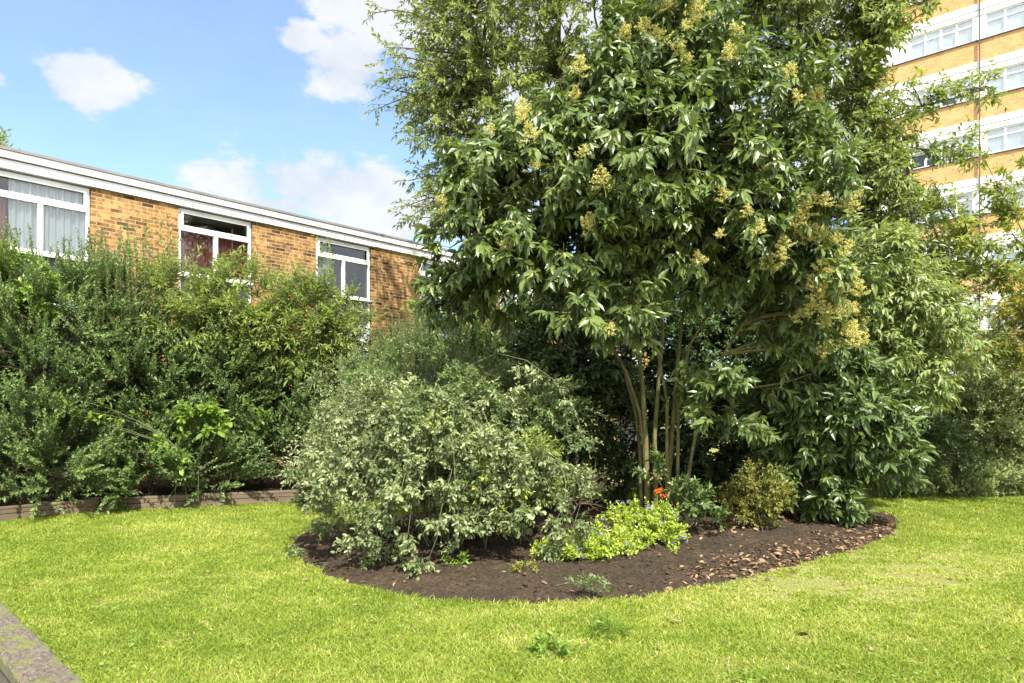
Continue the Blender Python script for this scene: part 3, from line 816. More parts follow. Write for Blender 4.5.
def PL(pts): return [W(*p_) for p_ in pts]
plant('airy_tree', 'tall airy tree with drooping sprays in front of the tower block', 'tree', (5.6, 13.2, 0),
      [lob(800, 20, 12.5, 76, 50, 1.6), lob(850, 45, 12.2, 40, 55, 1.2), lob(848, 130, 12.2, 36, 50, 1.0), lob(888, 100, 12, 24, 48, .7), lob(876, 8, 12, 34, 40, 1.0),
       lob(880, 170, 11.8, 16, 28, .5), lob(780, -60, 12.8, 130, 50, 1.8), lob(740, 40, 13, 50, 40, 1.0)],
      M_AIRY, M_TWIG, 22, nb=480, ns=7, nl=9, L=.112, Wd=.047, tpl='diamond', slen=.38, up=-.12, out=.35, jit=.5, grav=.45, ang=.9, stems=5, stem_r=.09, arch=.2, inner=.25,
      br=.011, crown='crown', stem='trunk', zmin=3, sag=.3, clump=.35,
      limbs=[PL(p) for p in ([(845, 470, 13.2), (850, 330, 13), (850, 180, 12.6), (880, 110, 12.2), (930, 105, 12), (984, 88, 11.7)],
                             [(850, 470, 13.2), (846, 330, 13), (860, 200, 12.6), (885, 150, 12.2), (930, 148, 12), (968, 152, 11.8)],
                             [(848, 470, 13.3), (838, 300, 13), (812, 120, 12.7), (800, 20, 12.6), (790, -60, 12.7)],
                             [(846, 470, 13.3), (845, 300, 13), (862, 100, 12.5), (880, 40, 12.2), (905, 20, 12), (930, 8, 12)],
                             [(852, 470, 13.2), (850, 330, 13), (865, 190, 12.6), (895, 130, 12.2), (908, 170, 11.9), (912, 225, 11.7)])], limb_fluff=34, taper=.08, fluff_r=.26)
plant('airy_tree', 'green treetop just showing over the roof at the far left edge', 'tree', (-15.5, 21.5, 0), [lob(-22, 158, 21, 26, 20, 1.4), lob(-60, 150, 21.5, 50, 40, 1.8)],
      M_AIRY, M_TWIG, 23, nb=90, ns=6, nl=8, L=.16, Wd=.07, slen=.5, stems=2, stem_r=.12, inner=.2, crown='crown', stem='trunk', zmin=3)

# cherry-like small tree at the right edge
plant('leafy_tree', 'small tree with arching yellow-green boughs at the right edge', 'tree', (10.0, 11.8, 0),
      [lob(1025, 190, 11.4, 26, 45, .7), lob(1030, 270, 11.4, 40, 45, .8), lob(990, 262, 11.4, 26, 26, .5)], M_CHERRY, M_TWIG, 24, nb=30, ns=5, nl=8, L=.105, Wd=.044, slen=.26,
      up=.1, out=.3, jit=.5, grav=.3, ang=.9, stem_r=.03, arch=.1, inner=.2, br=.006, crown='crown', stem='trunk', zmin=1.5, sag=.2,
      limbs=[PL(p) for p in ([(1110, 480, 11.6), (1060, 350, 11.5), (1020, 296, 11.4), (997, 273, 11.3), (970, 240, 11.2), (929, 178, 11.1)],
                             [(1110, 480, 11.7), (1055, 300, 11.6), (1022, 226, 11.4), (1002, 191, 11.3), (984, 160, 11.2), (979, 148, 11.2)],
                             [(1115, 480, 11.7), (1060, 330, 11.6), (1032, 250, 11.4), (1015, 235, 11.2), (975, 235, 11.1), (945, 262, 11.0)])], limb_fluff=30, taper=.15, fluff_r=.22)
plant('leafy_shrub', 'rusty yellow-green bush below the arching boughs at the right edge', 'shrub', (8.9, 10.6, 0),
      [lob(1020, 335, 10.5, 34, 36, .7), lob(1050, 330, 10.6, 50, 50, .8)], M_RUST, M_TWIG, 25, nb=90, ns=6, nl=9, L=.075, Wd=.035, slen=.25, inner=.3, stems=4, zmin=1.0)

# ------------------------------------------------------------------ right hand background
plant('leafy_shrub', 'tall shrub with pale drooping light green leaves right of the privet', 'shrub', (5.0, 10.9, 0),
      [lob(872, 270, 9.9, 44, 44, .7), lob(908, 305, 9.9, 50, 46, .7), lob(942, 340, 10.0, 34, 40, .6), lob(872, 335, 9.8, 46, 46, .7), lob(912, 375, 10.0, 46, 36, .6)],
      M_PALE, M_GTWIG, 31, nb=300, ns=6, nl=9, L=.105, Wd=.042, tpl='lance', slen=.3, up=.2, out=.4, grav=.6, ang=.9, stems=5, stem_r=.025, inner=.4, zmin=.8)
plant('leafy_tree', 'dark green dense tree between the privet and the tower block', 'tree', (6.4, 13.4, 0),
      [lob(868, 205, 13, 36, 40, 1.0), lob(912, 250, 13, 52, 50, 1.2), lob(948, 300, 13, 38, 45, 1.0), lob(880, 300, 13.2, 55, 60, 1.0), lob(945, 360, 13.2, 50, 50, 1)],
      M_SAGE, M_TWIG, 32, nb=330, ns=6, nl=9, L=.10, Wd=.045, slen=.3, up=.2, out=.4, grav=.35, stems=5, stem_r=.05, inner=.4, crown='crown', stem='trunk', zmin=1.0)
plant('leafy_shrub', 'broad rounded grey-green small-leaved shrub on the far right', 'shrub', (9.2, 14.0, 0),
      [lob(985, 420, 13.6, 62, 58, 1.2), lob(1040, 400, 13.6, 60, 60, 1.2), lob(945, 440, 13.5, 38, 40, .9), lob(1000, 365, 13.8, 40, 30, .9), lob(1090, 420, 13.6, 60, 70, 1.1), lob(1040, 350, 13.8, 50, 36, .8)],
      M_SAGEL, M_TWIG, 33, nb=800, ns=7, nl=12, L=.072, Wd=.036, slen=.3, up=.25, out=.45, grav=.2, stems=6, stem_r=.03, inner=.5, zmin=.25)
plant('leafy_shrub', 'dark evergreen mass under the pale shrub, behind the laurel', 'shrub', (6.4, 12.2, 0),
      [lob(890, 440, 12.2, 50, 50, .9), lob(930, 455, 12.6, 45, 45, .8), lob(850, 400, 11.8, 60, 70, .9)], M_DARK, M_TWIG, 34, nb=260, ns=6, nl=9, L=.09, Wd=.042, slen=.3,
      stems=5, inner=.4, zmin=.1)
low_labels = ['low light green clump beside the laurel at the lawn edge', 'low bushy clump second along the lawn edge from the laurel',
              'low pale clump in the middle of the right lawn edge', 'low clump second from the right picture edge, before the grey-green shrub', 'low clump at the right picture edge along the lawn']
for k, (x_, y_) in enumerate(((928, 478), (955, 477), (982, 480), (1004, 478), (1032, 480))):
    Y_ = 12.3 + .05 * k
    plant('low_shrub', low_labels[k], 'shrub', (W(x_, 480, Y_)[0], Y_, 0), [lob(x_, y_ - 1, Y_, 19, 17, .28), lob(x_ + 5, y_ + 8, Y_, 16, 10, .25)], M_PALE if k % 2 == 0 else M_SAGEL, M_GTWIG, 350 + k,
          nb=46, ns=5, nl=9, L=.06, Wd=.026, slen=.16, up=.5, out=.3, stems=4, stem_r=.006, inner=.2, br=.003, zmin=.03, group='low clumps along the right lawn edge')

# ------------------------------------------------------------------ laurel and small shrubs in the bed
plant('laurel_shrub', 'large-leaved glossy dark laurel at the right end of the soil bed', 'shrub', (3.95, 9.3, .05),
      [lob(835, 410, 9.1, 62, 55, .75), lob(802, 465, 9.1, 46, 44, .5), lob(868, 440, 9.1, 42, 42, .6), lob(780, 400, 9.3, 45, 48, .6), lob(825, 490, 9.1, 34, 24, .4), lob(820, 360, 9.3, 40, 30, .6)],
      M_LAUREL, M_GTWIG, 41, nb=330, ns=6, nl=9, L=.145, Wd=.058, tpl='lance', slen=.24, up=.25, out=.55, jit=.35, grav=.38, ang=.95, stems=7, stem_r=.022, inner=.45, zmin=.12, face=.5)
plant('golden_shrub', 'small golden-brown leaved shrub between the privet trunks and the laurel', 'shrub', (2.85, 8.6, .06),
      [lob(755, 492, 8.5, 28, 26, .3), lob(738, 510, 8.5, 20, 18, .25), lob(775, 508, 8.5, 18, 20, .25)], M_GOLD, M_TWIG, 42, nb=90, ns=5, nl=9, L=.045, Wd=.022, slen=.16,
      up=.35, out=.35, stems=5, stem_r=.007, inner=.3, br=.003, zmin=.08)
plant('leafy_sprig', 'light green leafy sprig at the foot of the privet trunks', 'plant', (2.0, 8.1, .06),
      [lob(688, 496, 8.1, 14, 14, .2), lob(655, 472, 8.1, 7, 12, .1), lob(708, 508, 8.0, 10, 12, .15)], M_LAUREL, M_GTWIG, 43, nb=26, ns=4, nl=8, L=.075, Wd=.035, tpl='oval', slen=.16, up=.3,
      stems=4, stem_r=.005, inner=.2, br=.003, zmin=.08)
# blue flowered ground plants
def blue_plant(label, bx_, by_, lobes, seed):
    r_ = plant('flowering_plant', label, 'plant', (bx_, by_, .08), lobes, M_LIME, M_GTWIG, seed, nb=100, ns=6, nl=9, L=.034, Wd=.02, tpl='oval', slen=.13, up=.5, out=.35, jit=.5, stems=6,
               stem_r=.004, inner=.35, br=.0022, zmin=.06, grav=.1, group='blue-flowered clumps in front of the privet')
    rng = np.random.default_rng(seed + 1)
    tp, _o = grow_targets(rng, lobes, 62, .9, seed, .09)
    for p_ in tp:
        n = 9
        aa = np.arange(n) * 2.4; axx = norm(np.column_stack([np.cos(aa), np.sin(aa), np.full(n, .4)])); up_ = np.tile([0, 0, 1.], (n, 1))
        up_ = norm(up_ - (up_ * axx).sum(1, keepdims=True) * axx)
        if 'FM' not in globals():
            v, f, t = leaves(rng.normal(0, .007, (n, 3)), axx, up_, np.full(n, .016), np.full(n, .013), 'diamond', rng.random(n))
            globals()['FM'] = mesh('blue_flower', v, f, M_BLUE, t)
        o_ = link('blue_flower', FM, r_, tuple(p_ + _o[0] * 0 + np.array([0, -.03, .035]) - np.array([bx_, by_, .08])))
        o_.rotation_euler = (rng.normal(.3, .4), rng.normal(0, .4), rng.uniform(0, 6)); s_ = rng.uniform(.65, 1.2); o_.scale = (s_, s_, s_)
    return r_
blue_plant('bright lime clump dotted with blue flowers, right one below the trunks', *W(645, 540, 7.5)[:2], [lob(650, 545, 7.4, 36, 26, .4), lob(632, 525, 7.7, 34, 22, .35), lob(668, 528, 7.6, 22, 20, .3)], 51)
blue_plant('bright lime clump with blue flowers, left one near the grey-green shrub', *W(575, 555, 6.95)[:2], [lob(570, 560, 6.9, 34, 17, .3), lob(600, 552, 7.0, 32, 20, .3), lob(548, 565, 6.8, 18, 12, .2)], 53)
# orange bloom cluster by the trunk
ob = W(661, 497, 8.2); rng = np.random.default_rng(60)
orr = thing('orange_plant', 'small cluster of bright orange blooms at the foot of the trunks', 'plant', (ob[0], ob[1], .06))
for k, (dx, dz) in enumerate(((-.05, ob[2] + .06), (.02, ob[2]), (.06, ob[2] + .01), (.0, ob[2] + .07))):
    n = 16; aa = np.arange(n) * 2.4; el_ = np.linspace(1.2, -.2, n)
    axx = norm(np.column_stack([np.cos(aa) * np.cos(el_), np.sin(aa) * np.cos(el_), np.sin(el_)])); up_ = norm(np.cross(axx, norm(rng.normal(0, 1, (n, 3)))))
    v, f, t = leaves(np.zeros((n, 3)) + axx * .008, axx, up_, np.full(n, .030), np.full(n, .026), 'oval', rng.random(n))
    o_ = link('bloom', mesh('bloom', v, f, M_ORANGE, t), orr, (dx, rng.normal(0, .03), dz - .06))
    v, q = tubes(np.array([[[dx * .3, 0, -.02], [dx * .7, 0, (dz - .06) * .5], [dx, 0, dz - .06]]]), np.full((1, 3), .004), 5)
    link('stem', mesh('stem', v, [q], M_GTWIG), orr)

# ------------------------------------------------------------------ grey-green arching shrub at the left of the bed
rs = np.random.default_rng(62)
GB = np.array([-.72, 7.6, .05]); glimbs = []
for k in range(44):
    a = rs.uniform(0, 6.283) if k % 3 else rs.uniform(3.3, 6.1)          # more of them towards the open lawn
    r = rs.uniform(.55, 1.0) * (1.5 if abs(math.cos(a)) > .5 else 1.2); pk = rs.uniform(.9, 1.85) * (1.1 - .25 * r / 1.5)
    ez = rs.uniform(.3, .8) if rs.random() < .5 else pk * rs.uniform(.6, .95)
    d = np.array([math.cos(a), math.sin(a), 0]); s_ = np.array([-d[1], d[0], 0]) * rs.normal(0, .16)
    b0 = GB + np.array([rs.normal(0, .12), rs.normal(0, .12), 0])
    glimbs.append([b0, b0 + d * r * .22 + [0, 0, pk * .62], b0 + d * r * .55 + s_ * .5 + [0, 0, pk], b0 + d * r * .85 + s_ + [0, 0, pk * .55 + ez * .45], b0 + d * r * 1.02 + s_ * 1.3 + [0, 0, ez]])
plant('arching_shrub', 'large grey-green arching shrub with drooping sprays on the left of the soil bed', 'shrub', GB, None, M_GREY, M_GTWIG, 63, L=.047, Wd=.027, tpl='oval', slen=.14, ns=6, nl=9, up=-.05, out=.5,
      grav=.25, stem_r=.009, br=.003, arch=0, tmin=.1, fluff_r=.17, limb_fluff=13, clump=.5, taper=.25, sag=.5,
      limbs=glimbs + [PL(p) for p in ([(430, 510, 6.9), (425, 440, 6.8), (405, 455, 6.6), (392, 490, 6.5), (385, 525, 6.45), (378, 548, 6.4)],
                             [(432, 510, 6.9), (440, 425, 6.7), (425, 460, 6.5), (412, 500, 6.4), (408, 535, 6.35), (402, 560, 6.3)],
                             [(440, 510, 6.9), (455, 450, 6.7), (452, 470, 6.5), (440, 510, 6.35), (437, 540, 6.3), (430, 556, 6.3)],
                             [(520, 520, 7.0), (540, 450, 6.8), (560, 455, 6.7), (568, 490, 6.6), (562, 520, 6.6), (550, 545, 6.55)],
                             [(520, 520, 7.0), (555, 460, 6.9), (575, 470, 6.8), (582, 500, 6.75), (575, 520, 6.7), (570, 540, 6.7)],
                             [(380, 500, 7.2), (370, 430, 7.0), (350, 450, 6.9), (340, 470, 6.85), (335, 490, 6.8), (330, 505, 6.8)],
                             [(420, 510, 6.9), (410, 430, 6.8), (385, 440, 6.7), (368, 475, 6.6), (360, 510, 6.55), (357, 540, 6.5)],
                             [(440, 510, 6.9), (470, 440, 6.8), (478, 460, 6.6), (482, 490, 6.5), (478, 515, 6.45), (470, 535, 6.45)],
                             [(480, 510, 7.0), (500, 430, 6.9), (512, 450, 6.7), (520, 480, 6.6), (522, 505, 6.55), (515, 525, 6.5)],
                             [(400, 500, 7.0), (385, 400, 7.1), (355, 405, 7.0), (330, 430, 6.95), (312, 450, 6.9), (300, 470, 6.9)],
                             [(425, 500, 7.0), (420, 420, 6.8), (410, 440, 6.6), (400, 480, 6.45), (395, 510, 6.4), (388, 540, 6.35)],
                             [(440, 500, 7.3), (470, 360, 7.6), (510, 350, 7.5), (550, 375, 7.3), (575, 410, 7.2), (585, 440, 7.1)])])
plant('green_shrub', 'green fine-leaved shrub with long arching wands rising behind the grey-green shrub', 'shrub', (-.6, 8.6, .05),
      [lob(440, 385, 8.4, 62, 34, .5), lob(375, 392, 8.5, 46, 30, .5), lob(505, 400, 8.3, 50, 36, .5), lob(545, 420, 8.1, 36, 36, .5), lob(440, 430, 8.0, 80, 50, .5), lob(350, 375, 8.7, 30, 18, .4)],
      M_SPIRE, M_GTWIG, 67, nb=230, ns=7, nl=15, L=.050, Wd=.022, tpl='diamond', slen=.45, up=.25, out=.7, jit=.4, grav=.15, ang=1.0, stems=8, stem_r=.012, inner=.4, arch=.5, br=.005, zmin=.2, sag=.8, clump=.4)
plant('variegated_shrub', 'cream-edged variegated shrub at the left side of the grey-green shrub', 'shrub', (-1.5, 7.9, .05),
      [lob(345, 440, 7.7, 36, 40, .4), lob(320, 460, 7.6, 26, 22, .3), lob(368, 410, 7.8, 36, 30, .4), lob(345, 480, 7.6, 30, 26, .3)], M_VARI, M_GTWIG, 64, nb=120, ns=6, nl=11, L=.042, Wd=.018, slen=.24,
      up=.05, out=.6, jit=.35, grav=.15, stems=6, stem_r=.008, inner=.35, br=.004, zmin=.1, phyl='opp')
plant('yellow_shrub', 'bright yellow-green foliage inside the grey-green shrub', 'shrub', (-.05, 7.3, .05),
      [lob(525, 470, 7.1, 40, 38, .35), lob(482, 485, 6.85, 28, 34, .3), lob(440, 440, 6.75, 14, 14, .15)], M_YGRN, M_GTWIG, 65, nb=105, ns=5, nl=9, L=.05, Wd=.024, slen=.2, stems=5, stem_r=.008, inner=.4, zmin=.12)
plant('dead_bush', 'twiggy dry little bush half hidden at the back of the bed', 'shrub', (.55, 7.9, .05), [lob(575, 490, 7.9, 28, 26, .3)], M_DRY, M_TWIG, 66, nb=26, ns=3, nl=2, L=.03, Wd=.012, slen=.2, stems=6, stem_r=.008, inner=.3, zmin=.1)

# weeds on the bed and lawn
weeds = [(376, 573, 'small grey-green seedling at the front left of the bed', M_GREY), (456, 572, 'low leafy weed in the middle of the front of the bed', M_BROAD), (518, 580, 'brownish dying weed on the front of the bed', M_GOLD),
         (78, 0, '', None), (548, 657, 'dark flat weed in the foreground lawn', M_BROAD), (605, 637, 'tuft of darker longer grass in the front lawn', M_BROAD), (300, 558, 'small pale weed on the left rim of the bed', M_GREY),
         (590, 600, 'trailing grey seedling on the near rim of the bed', M_GREY), (115, 512, 'small light green weed against the timber edging', M_BROAD), (150, 508, 'leafy weed at the foot of the timber edging', M_BROAD), (905, 520, '', None)]
for k, (x_, y_, lb, mm) in enumerate(weeds):
    if mm is None: continue
    g_ = G(x_, y_); z_ = .05 if y_ < 602 and 300 < x_ < 600 else 0
    s_ = {605: .8, 548: .8}.get(x_, 1.0)
    c_ = g_ + np.array([0, 0, z_ + .05 * s_]); r_ = .09 * s_
    plant('weed', lb, 'weed', (g_[0], g_[1], z_), [(c_, np.array([r_ * 1.5, r_ * 1.2, r_ * .8]))], mm, M_GTWIG, 700 + k, nb=12, ns=3, nl=6, L=.04 if x_ not in (605,) else .07, Wd=.018 if x_ != 605 else .006, tpl='oval' if x_ != 605 else 'diamond', slen=.07, stems=3,
          stem_r=.0025, inner=.2, br=.0015, zmin=z_ + .01, base_spread=.02)

# ------------------------------------------------------------------ hedge planting behind the timber edging
HB = .17
def spikes(pxs, Y, rows, dl, seed, lean=.1):
    r = np.random.default_rng(seed); b = []; d = []; l = []
    for x0, x1, ytop0, ytop1, n in pxs:
        for _ in range(n):
            x = r.uniform(x0, x1); yt = r.uniform(ytop0, ytop1); yy = Y + r.normal(0, .25)
            tip = W(x, yt, yy); dd = norm(np.array([r.normal(0, lean), r.normal(0, lean), 1.0])); ln = dl * r.uniform(.7, 1.2)
            b.append(tip - dd * ln); d.append(dd); l.append(ln)
    return np.array(b), np.array(d), np.array(l), rows
hedge = [('dark small-leaved evergreen shrub at the left end of the hedge', [lob(10, 400, 10.3, 75, 80, .8), lob(45, 465, 10.1, 62, 42, .6), lob(-30, 470, 9.9, 60, 40, .6), lob(50, 330, 10.6, 60, 60, .7)]),
         ('dark small-leaved evergreen shrub above the joint of the timber boards', [lob(125, 405, 11.1, 58, 75, .75), lob(110, 468, 10.75, 52, 36, .5), lob(145, 365, 11.3, 45, 45, .6), lob(165, 472, 10.9, 50, 34, .5), lob(150, 400, 11.6, 60, 80, .6), lob(105, 400, 11.4, 50, 70, .5)]),
         ('dark small-leaved evergreen shrub in the middle of the hedge', [lob(205, 410, 11.7, 50, 70, .7), lob(215, 465, 11.3, 42, 32, .5), lob(220, 380, 11.9, 45, 40, .6), lob(235, 410, 12.3, 60, 80, .5)]),
         ('dark small-leaved evergreen shrub at the right end of the hedge by the grey-green shrub', [lob(275, 420, 12.2, 48, 62, .7), lob(280, 466, 11.8, 40, 28, .5), lob(300, 400, 12.4, 40, 35, .6), lob(330, 450, 12.2, 40, 50, .6), lob(300, 430, 12.8, 70, 60, .6)])]
for k, (lb, lb_) in enumerate(hedge):
    c_ = np.mean([l[0] for l in lb_], 0)
    x0 = (10, 130, 210, 285)[k]; Yk = (10.3, 11.1, 11.7, 12.2)[k]
    plant('evergreen_shrub', lb, 'shrub', (c_[0], c_[1] + .15, HB), lb_, M_HEDGE, M_TWIG, 80 + k, nb=(270, 280, 210, 210)[k], ns=6, nl=34, L=.055, Wd=.027, slen=.62, up=.85, out=.6, jit=.24, grav=.0, ang=.95,
          stems=7, stem_r=.014, inner=.62, br=.005, zmin=.19, sag=.1, clump=.35, tipgrow=.4,
          group='dark evergreen shrubs of the hedge', twig=True)

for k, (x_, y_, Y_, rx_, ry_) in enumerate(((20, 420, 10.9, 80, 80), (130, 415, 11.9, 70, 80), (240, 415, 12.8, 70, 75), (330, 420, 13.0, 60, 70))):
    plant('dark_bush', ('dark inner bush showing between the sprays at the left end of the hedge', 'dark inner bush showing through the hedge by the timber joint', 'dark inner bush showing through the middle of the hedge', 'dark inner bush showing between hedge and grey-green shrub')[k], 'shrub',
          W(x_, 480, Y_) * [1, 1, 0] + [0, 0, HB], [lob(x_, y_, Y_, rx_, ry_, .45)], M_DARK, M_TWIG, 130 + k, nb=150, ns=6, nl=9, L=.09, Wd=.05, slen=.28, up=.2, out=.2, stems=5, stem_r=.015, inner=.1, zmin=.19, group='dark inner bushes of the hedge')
plant('spire_shrub', 'shrub of upright rosemary-like spires in front of the left window', 'shrub', W(80, 480, 11.1) * [1, 1, 0] + [0, 0, HB], [lob(75, 325, 11.0, 62, 50, .5), lob(118, 305, 11.3, 36, 44, .4), lob(20, 330, 10.8, 40, 50, .4)], M_SPIRE, M_GTWIG, 90, nb=120, ns=8, nl=26, L=.052, Wd=.022,
      slen=.45, up=1.3, out=.1, jit=.22, grav=-.1, ang=1.0, stems=6, stem_r=.012, inner=.3, br=.005, sag=0, tmin=.2,
      spikes=spikes([(2, 135, 224, 268, 60), (-40, 8, 215, 250, 10), (60, 150, 236, 290, 36)], 11.0, 64, .9, 91, .07))
plant('broadleaf_shrub', 'bright light green broad-leaved shrub at the far left picture edge', 'shrub', W(10, 480, 10.8) * [1, 1, 0] + [0, 0, HB],
      [lob(18, 285, 10.5, 36, 34, .4), lob(-20, 290, 10.5, 50, 45, .5), lob(48, 300, 10.5, 24, 26, .3)], M_BROAD, M_GTWIG, 92, nb=110, ns=5, nl=9, L=.075, Wd=.042, tpl='oval', slen=.2, up=.4, out=.4, grav=.2, stems=5, stem_r=.012, inner=.4, zmin=1)
plant('buddleia_shrub', 'tall yellow-green shrub with spent brown flower spikes before the brick pier', 'shrub', W(240, 480, 12.7) * [1, 1, 0] + [0, 0, HB],
      [lob(175, 312, 11.8, 50, 46, .7), lob(245, 310, 12.0, 56, 44, .7), lob(300, 325, 12.2, 50, 50, .7), lob(260, 345, 12.0, 70, 36, .6), lob(330, 335, 12.4, 34, 44, .7), lob(190, 330, 11.6, 45, 28, .5)],
      M_BUDD, M_GTWIG, 93, nb=360, ns=6, nl=11, L=.115, Wd=.032, tpl='diamond', slen=.4, up=.55, out=.4, jit=.4, grav=.3, ang=.85, phyl='opp', stems=9, stem_r=.016, inner=.35, br=.006, zmin=.9, sag=.25,
      spikes=spikes([(118, 175, 212, 250, 14), (170, 330, 236, 285, 42)], 12.0, 13, .7, 94, .25))
rsx = np.random.default_rng(95)
bud = bpy.data.objects[[o.name for o in COL.objects if o.name.startswith('buddleia_shrub')][0]]
for (x_, y_) in ((133, 246), (145, 232), (168, 222), (182, 240), (205, 258), (232, 236), (258, 245), (275, 240), (290, 244), (305, 250), (322, 262), (118, 262), (152, 252)):
    n = 90; h = rsx.random(n); a_ = rsx.uniform(0, 6.28, n); rd = .013 * (1 - .7 * h)
    bend = rsx.uniform(-.5, .5)
    pos = np.column_stack([rd * np.cos(a_) + bend * (h * .22) ** 2 * 5 * .4, rd * np.sin(a_), h * .22])
    ax_ = norm(rsx.normal(0, 1, (n, 3)) + [0, 0, .8]); up_ = norm(np.cross(ax_, norm(rsx.normal(0, 1, (n, 3)))))
    v, f, t = leaves(pos, ax_, up_, np.full(n, .017), np.full(n, .010), 'diamond', rsx.random(n))
    p_ = W(x_, y_ + 6, 12.35)
    o_ = link('flower_spike', mesh('flower_spike', v, f, M_SPENT, t), bud, tuple(p_ - np.array(bud.location)))
    o_.rotation_euler = (rsx.normal(0, .3), rsx.normal(0, .55), 0)
    st_ = np.array([[p_ - np.array(bud.location), p_ - np.array(bud.location) + [rsx.normal(0, .1), .05, -.35], p_ - np.array(bud.location) + [rsx.normal(0, .12), .1, -.8]]])
    v, q = tubes(st_, np.full((1, 3), .004), 4); link('flower_stalk', mesh('flower_stalk', v, [q], M_GTWIG), bud)
plant('yellow_shrub', 'yellow-green glowing bush behind the right end of the dark hedge', 'shrub', W(300, 480, 12.9) * [1, 1, 0] + [0, 0, HB], [lob(290, 370, 12.5, 40, 26, .5), lob(335, 365, 12.4, 30, 30, .4)], M_YGRN, M_GTWIG, 96, nb=70, ns=5, nl=10, L=.07, Wd=.03, slen=.28, stems=5, zmin=.6, inner=.3)
plant('leafy_weed', 'light green bindweed sprig scrambling over the dark hedge', 'plant', W(190, 480, 10.9) * [1, 1, 0] + [0, 0, HB], [lob(195, 420, 10.75, 24, 16, .12), lob(215, 412, 10.9, 18, 14, .1), lob(175, 448, 10.6, 18, 12, .1), lob(60, 405, 10.0, 9, 10, .1), lob(252, 408, 11.4, 12, 8, .1)], M_BROAD, M_GTWIG, 97,
      nb=34, ns=4, nl=5, L=.10, Wd=.055, tpl='oval', slen=.16, stems=4, stem_r=.006, inner=.1, br=.003, zmin=.3)
plant('spire_shrub', 'feathery grey-green spire shrub in front of the right brick pier', 'shrub', W(420, 470, 10.9) * [1, 1, 0] + [0, 0, .0], [lob(410, 385, 10.9, 55, 46, .6), lob(470, 370, 11, 55, 50, .6), lob(380, 400, 10.6, 40, 40, .5)], M_SPIRE, M_GTWIG, 98, nb=170, ns=8, nl=24, L=.045, Wd=.016,
      slen=.4, up=1.3, out=.1, jit=.22, grav=-.1, ang=.9, stems=6, stem_r=.012, inner=.3, br=.005, sag=0, tmin=.2,
      spikes=spikes([(378, 450, 312, 350, 60), (440, 520, 292, 340, 50), (395, 420, 305, 325, 16)], 10.9, 70, .75, 99))
plant('broadleaf_shrub', 'leafy light green shrub under the left edge of the privet crown', 'shrub', W(455, 470, 11.4) * [1, 1, 0], [lob(445, 310, 11.2, 28, 40, .5), lob(480, 330, 11.2, 40, 40, .5), lob(525, 345, 11.2, 40, 40, .5)], M_BROAD, M_GTWIG, 100, nb=110, ns=6, nl=9, L=.075, Wd=.034, tpl='diamond', slen=.26, up=.3, stems=6, stem_r=.015, inner=.4, zmin=1)
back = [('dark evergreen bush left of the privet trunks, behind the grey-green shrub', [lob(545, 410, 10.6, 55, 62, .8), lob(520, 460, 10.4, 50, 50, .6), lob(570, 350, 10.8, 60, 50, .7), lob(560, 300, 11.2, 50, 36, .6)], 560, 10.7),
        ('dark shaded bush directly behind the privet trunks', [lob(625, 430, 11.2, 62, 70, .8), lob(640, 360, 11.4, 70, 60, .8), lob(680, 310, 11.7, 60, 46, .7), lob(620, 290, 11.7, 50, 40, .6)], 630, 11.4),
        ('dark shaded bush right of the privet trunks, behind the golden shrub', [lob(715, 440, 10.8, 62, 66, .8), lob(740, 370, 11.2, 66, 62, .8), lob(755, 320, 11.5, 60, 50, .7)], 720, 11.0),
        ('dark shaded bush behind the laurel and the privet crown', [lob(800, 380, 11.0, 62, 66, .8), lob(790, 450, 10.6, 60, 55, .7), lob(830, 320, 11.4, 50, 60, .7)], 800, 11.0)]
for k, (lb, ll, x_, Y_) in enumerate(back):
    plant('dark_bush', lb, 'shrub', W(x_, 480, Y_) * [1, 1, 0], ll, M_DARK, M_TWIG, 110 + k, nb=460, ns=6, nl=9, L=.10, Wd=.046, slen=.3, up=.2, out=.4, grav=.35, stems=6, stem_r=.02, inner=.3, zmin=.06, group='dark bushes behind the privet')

# ------------------------------------------------------------------ leaf litter and fallen leaves
rng = np.random.default_rng(120)
def scatter_leaves(P, z, L, mat, name, tilt=.45):
    n = len(P); a = rng.uniform(0, 6.28, n)
    ax_ = norm(np.column_stack([np.cos(a), np.sin(a), rng.normal(0, tilt * .6, n)])); up_ = norm(np.column_stack([rng.normal(0, tilt, (n, 2)), np.ones(n)]))
    up_ = norm(up_ - (up_ * ax_).sum(1, keepdims=True) * ax_)
    LL = L * rng.uniform(.55, 1.3, n)
    return leaves(np.column_stack([P, z]), ax_, up_, LL, LL * rng.uniform(.4, .6, n), 'lance', rng.random(n))
def along(pts, n, spread):
    g_ = np.array([G(x, y)[:2] for x, y in pts]); s_ = np.concatenate([[0], np.cumsum(np.linalg.norm(np.diff(g_, axis=0), axis=1))])
    t_ = rng.uniform(0, s_[-1], n); c_ = np.column_stack([np.interp(t_, s_, g_[:, 0]), np.interp(t_, s_, g_[:, 1])])
    return c_ + rng.normal(0, 1, (n, 2)) * spread
P_ = np.concatenate([along([(700, 580), (745, 571), (790, 560), (840, 548), (880, 535), (893, 520)], 1300, (.22, .16)), along([(690, 545), (740, 532), (800, 525)], 260, (.3, .18)),
                     along([(560, 600), (640, 595), (700, 586)], 60, (.3, .12)), along([(300, 535), (300, 555), (330, 577)], 60, (.12, .12)),
                     np.column_stack([rng.uniform(-2.2, 4.2, 330), rng.uniform(6, 9.6, 330)])])
P_ = P_[inpoly(P_, bed) | (rng.random(len(P_)) < .25)]
z_ = np.maximum(bed_height(P_), 0) + rng.uniform(.004, .022, len(P_))
v, f, t = scatter_leaves(P_, z_, .062, M_DRY, 'leaf_litter')
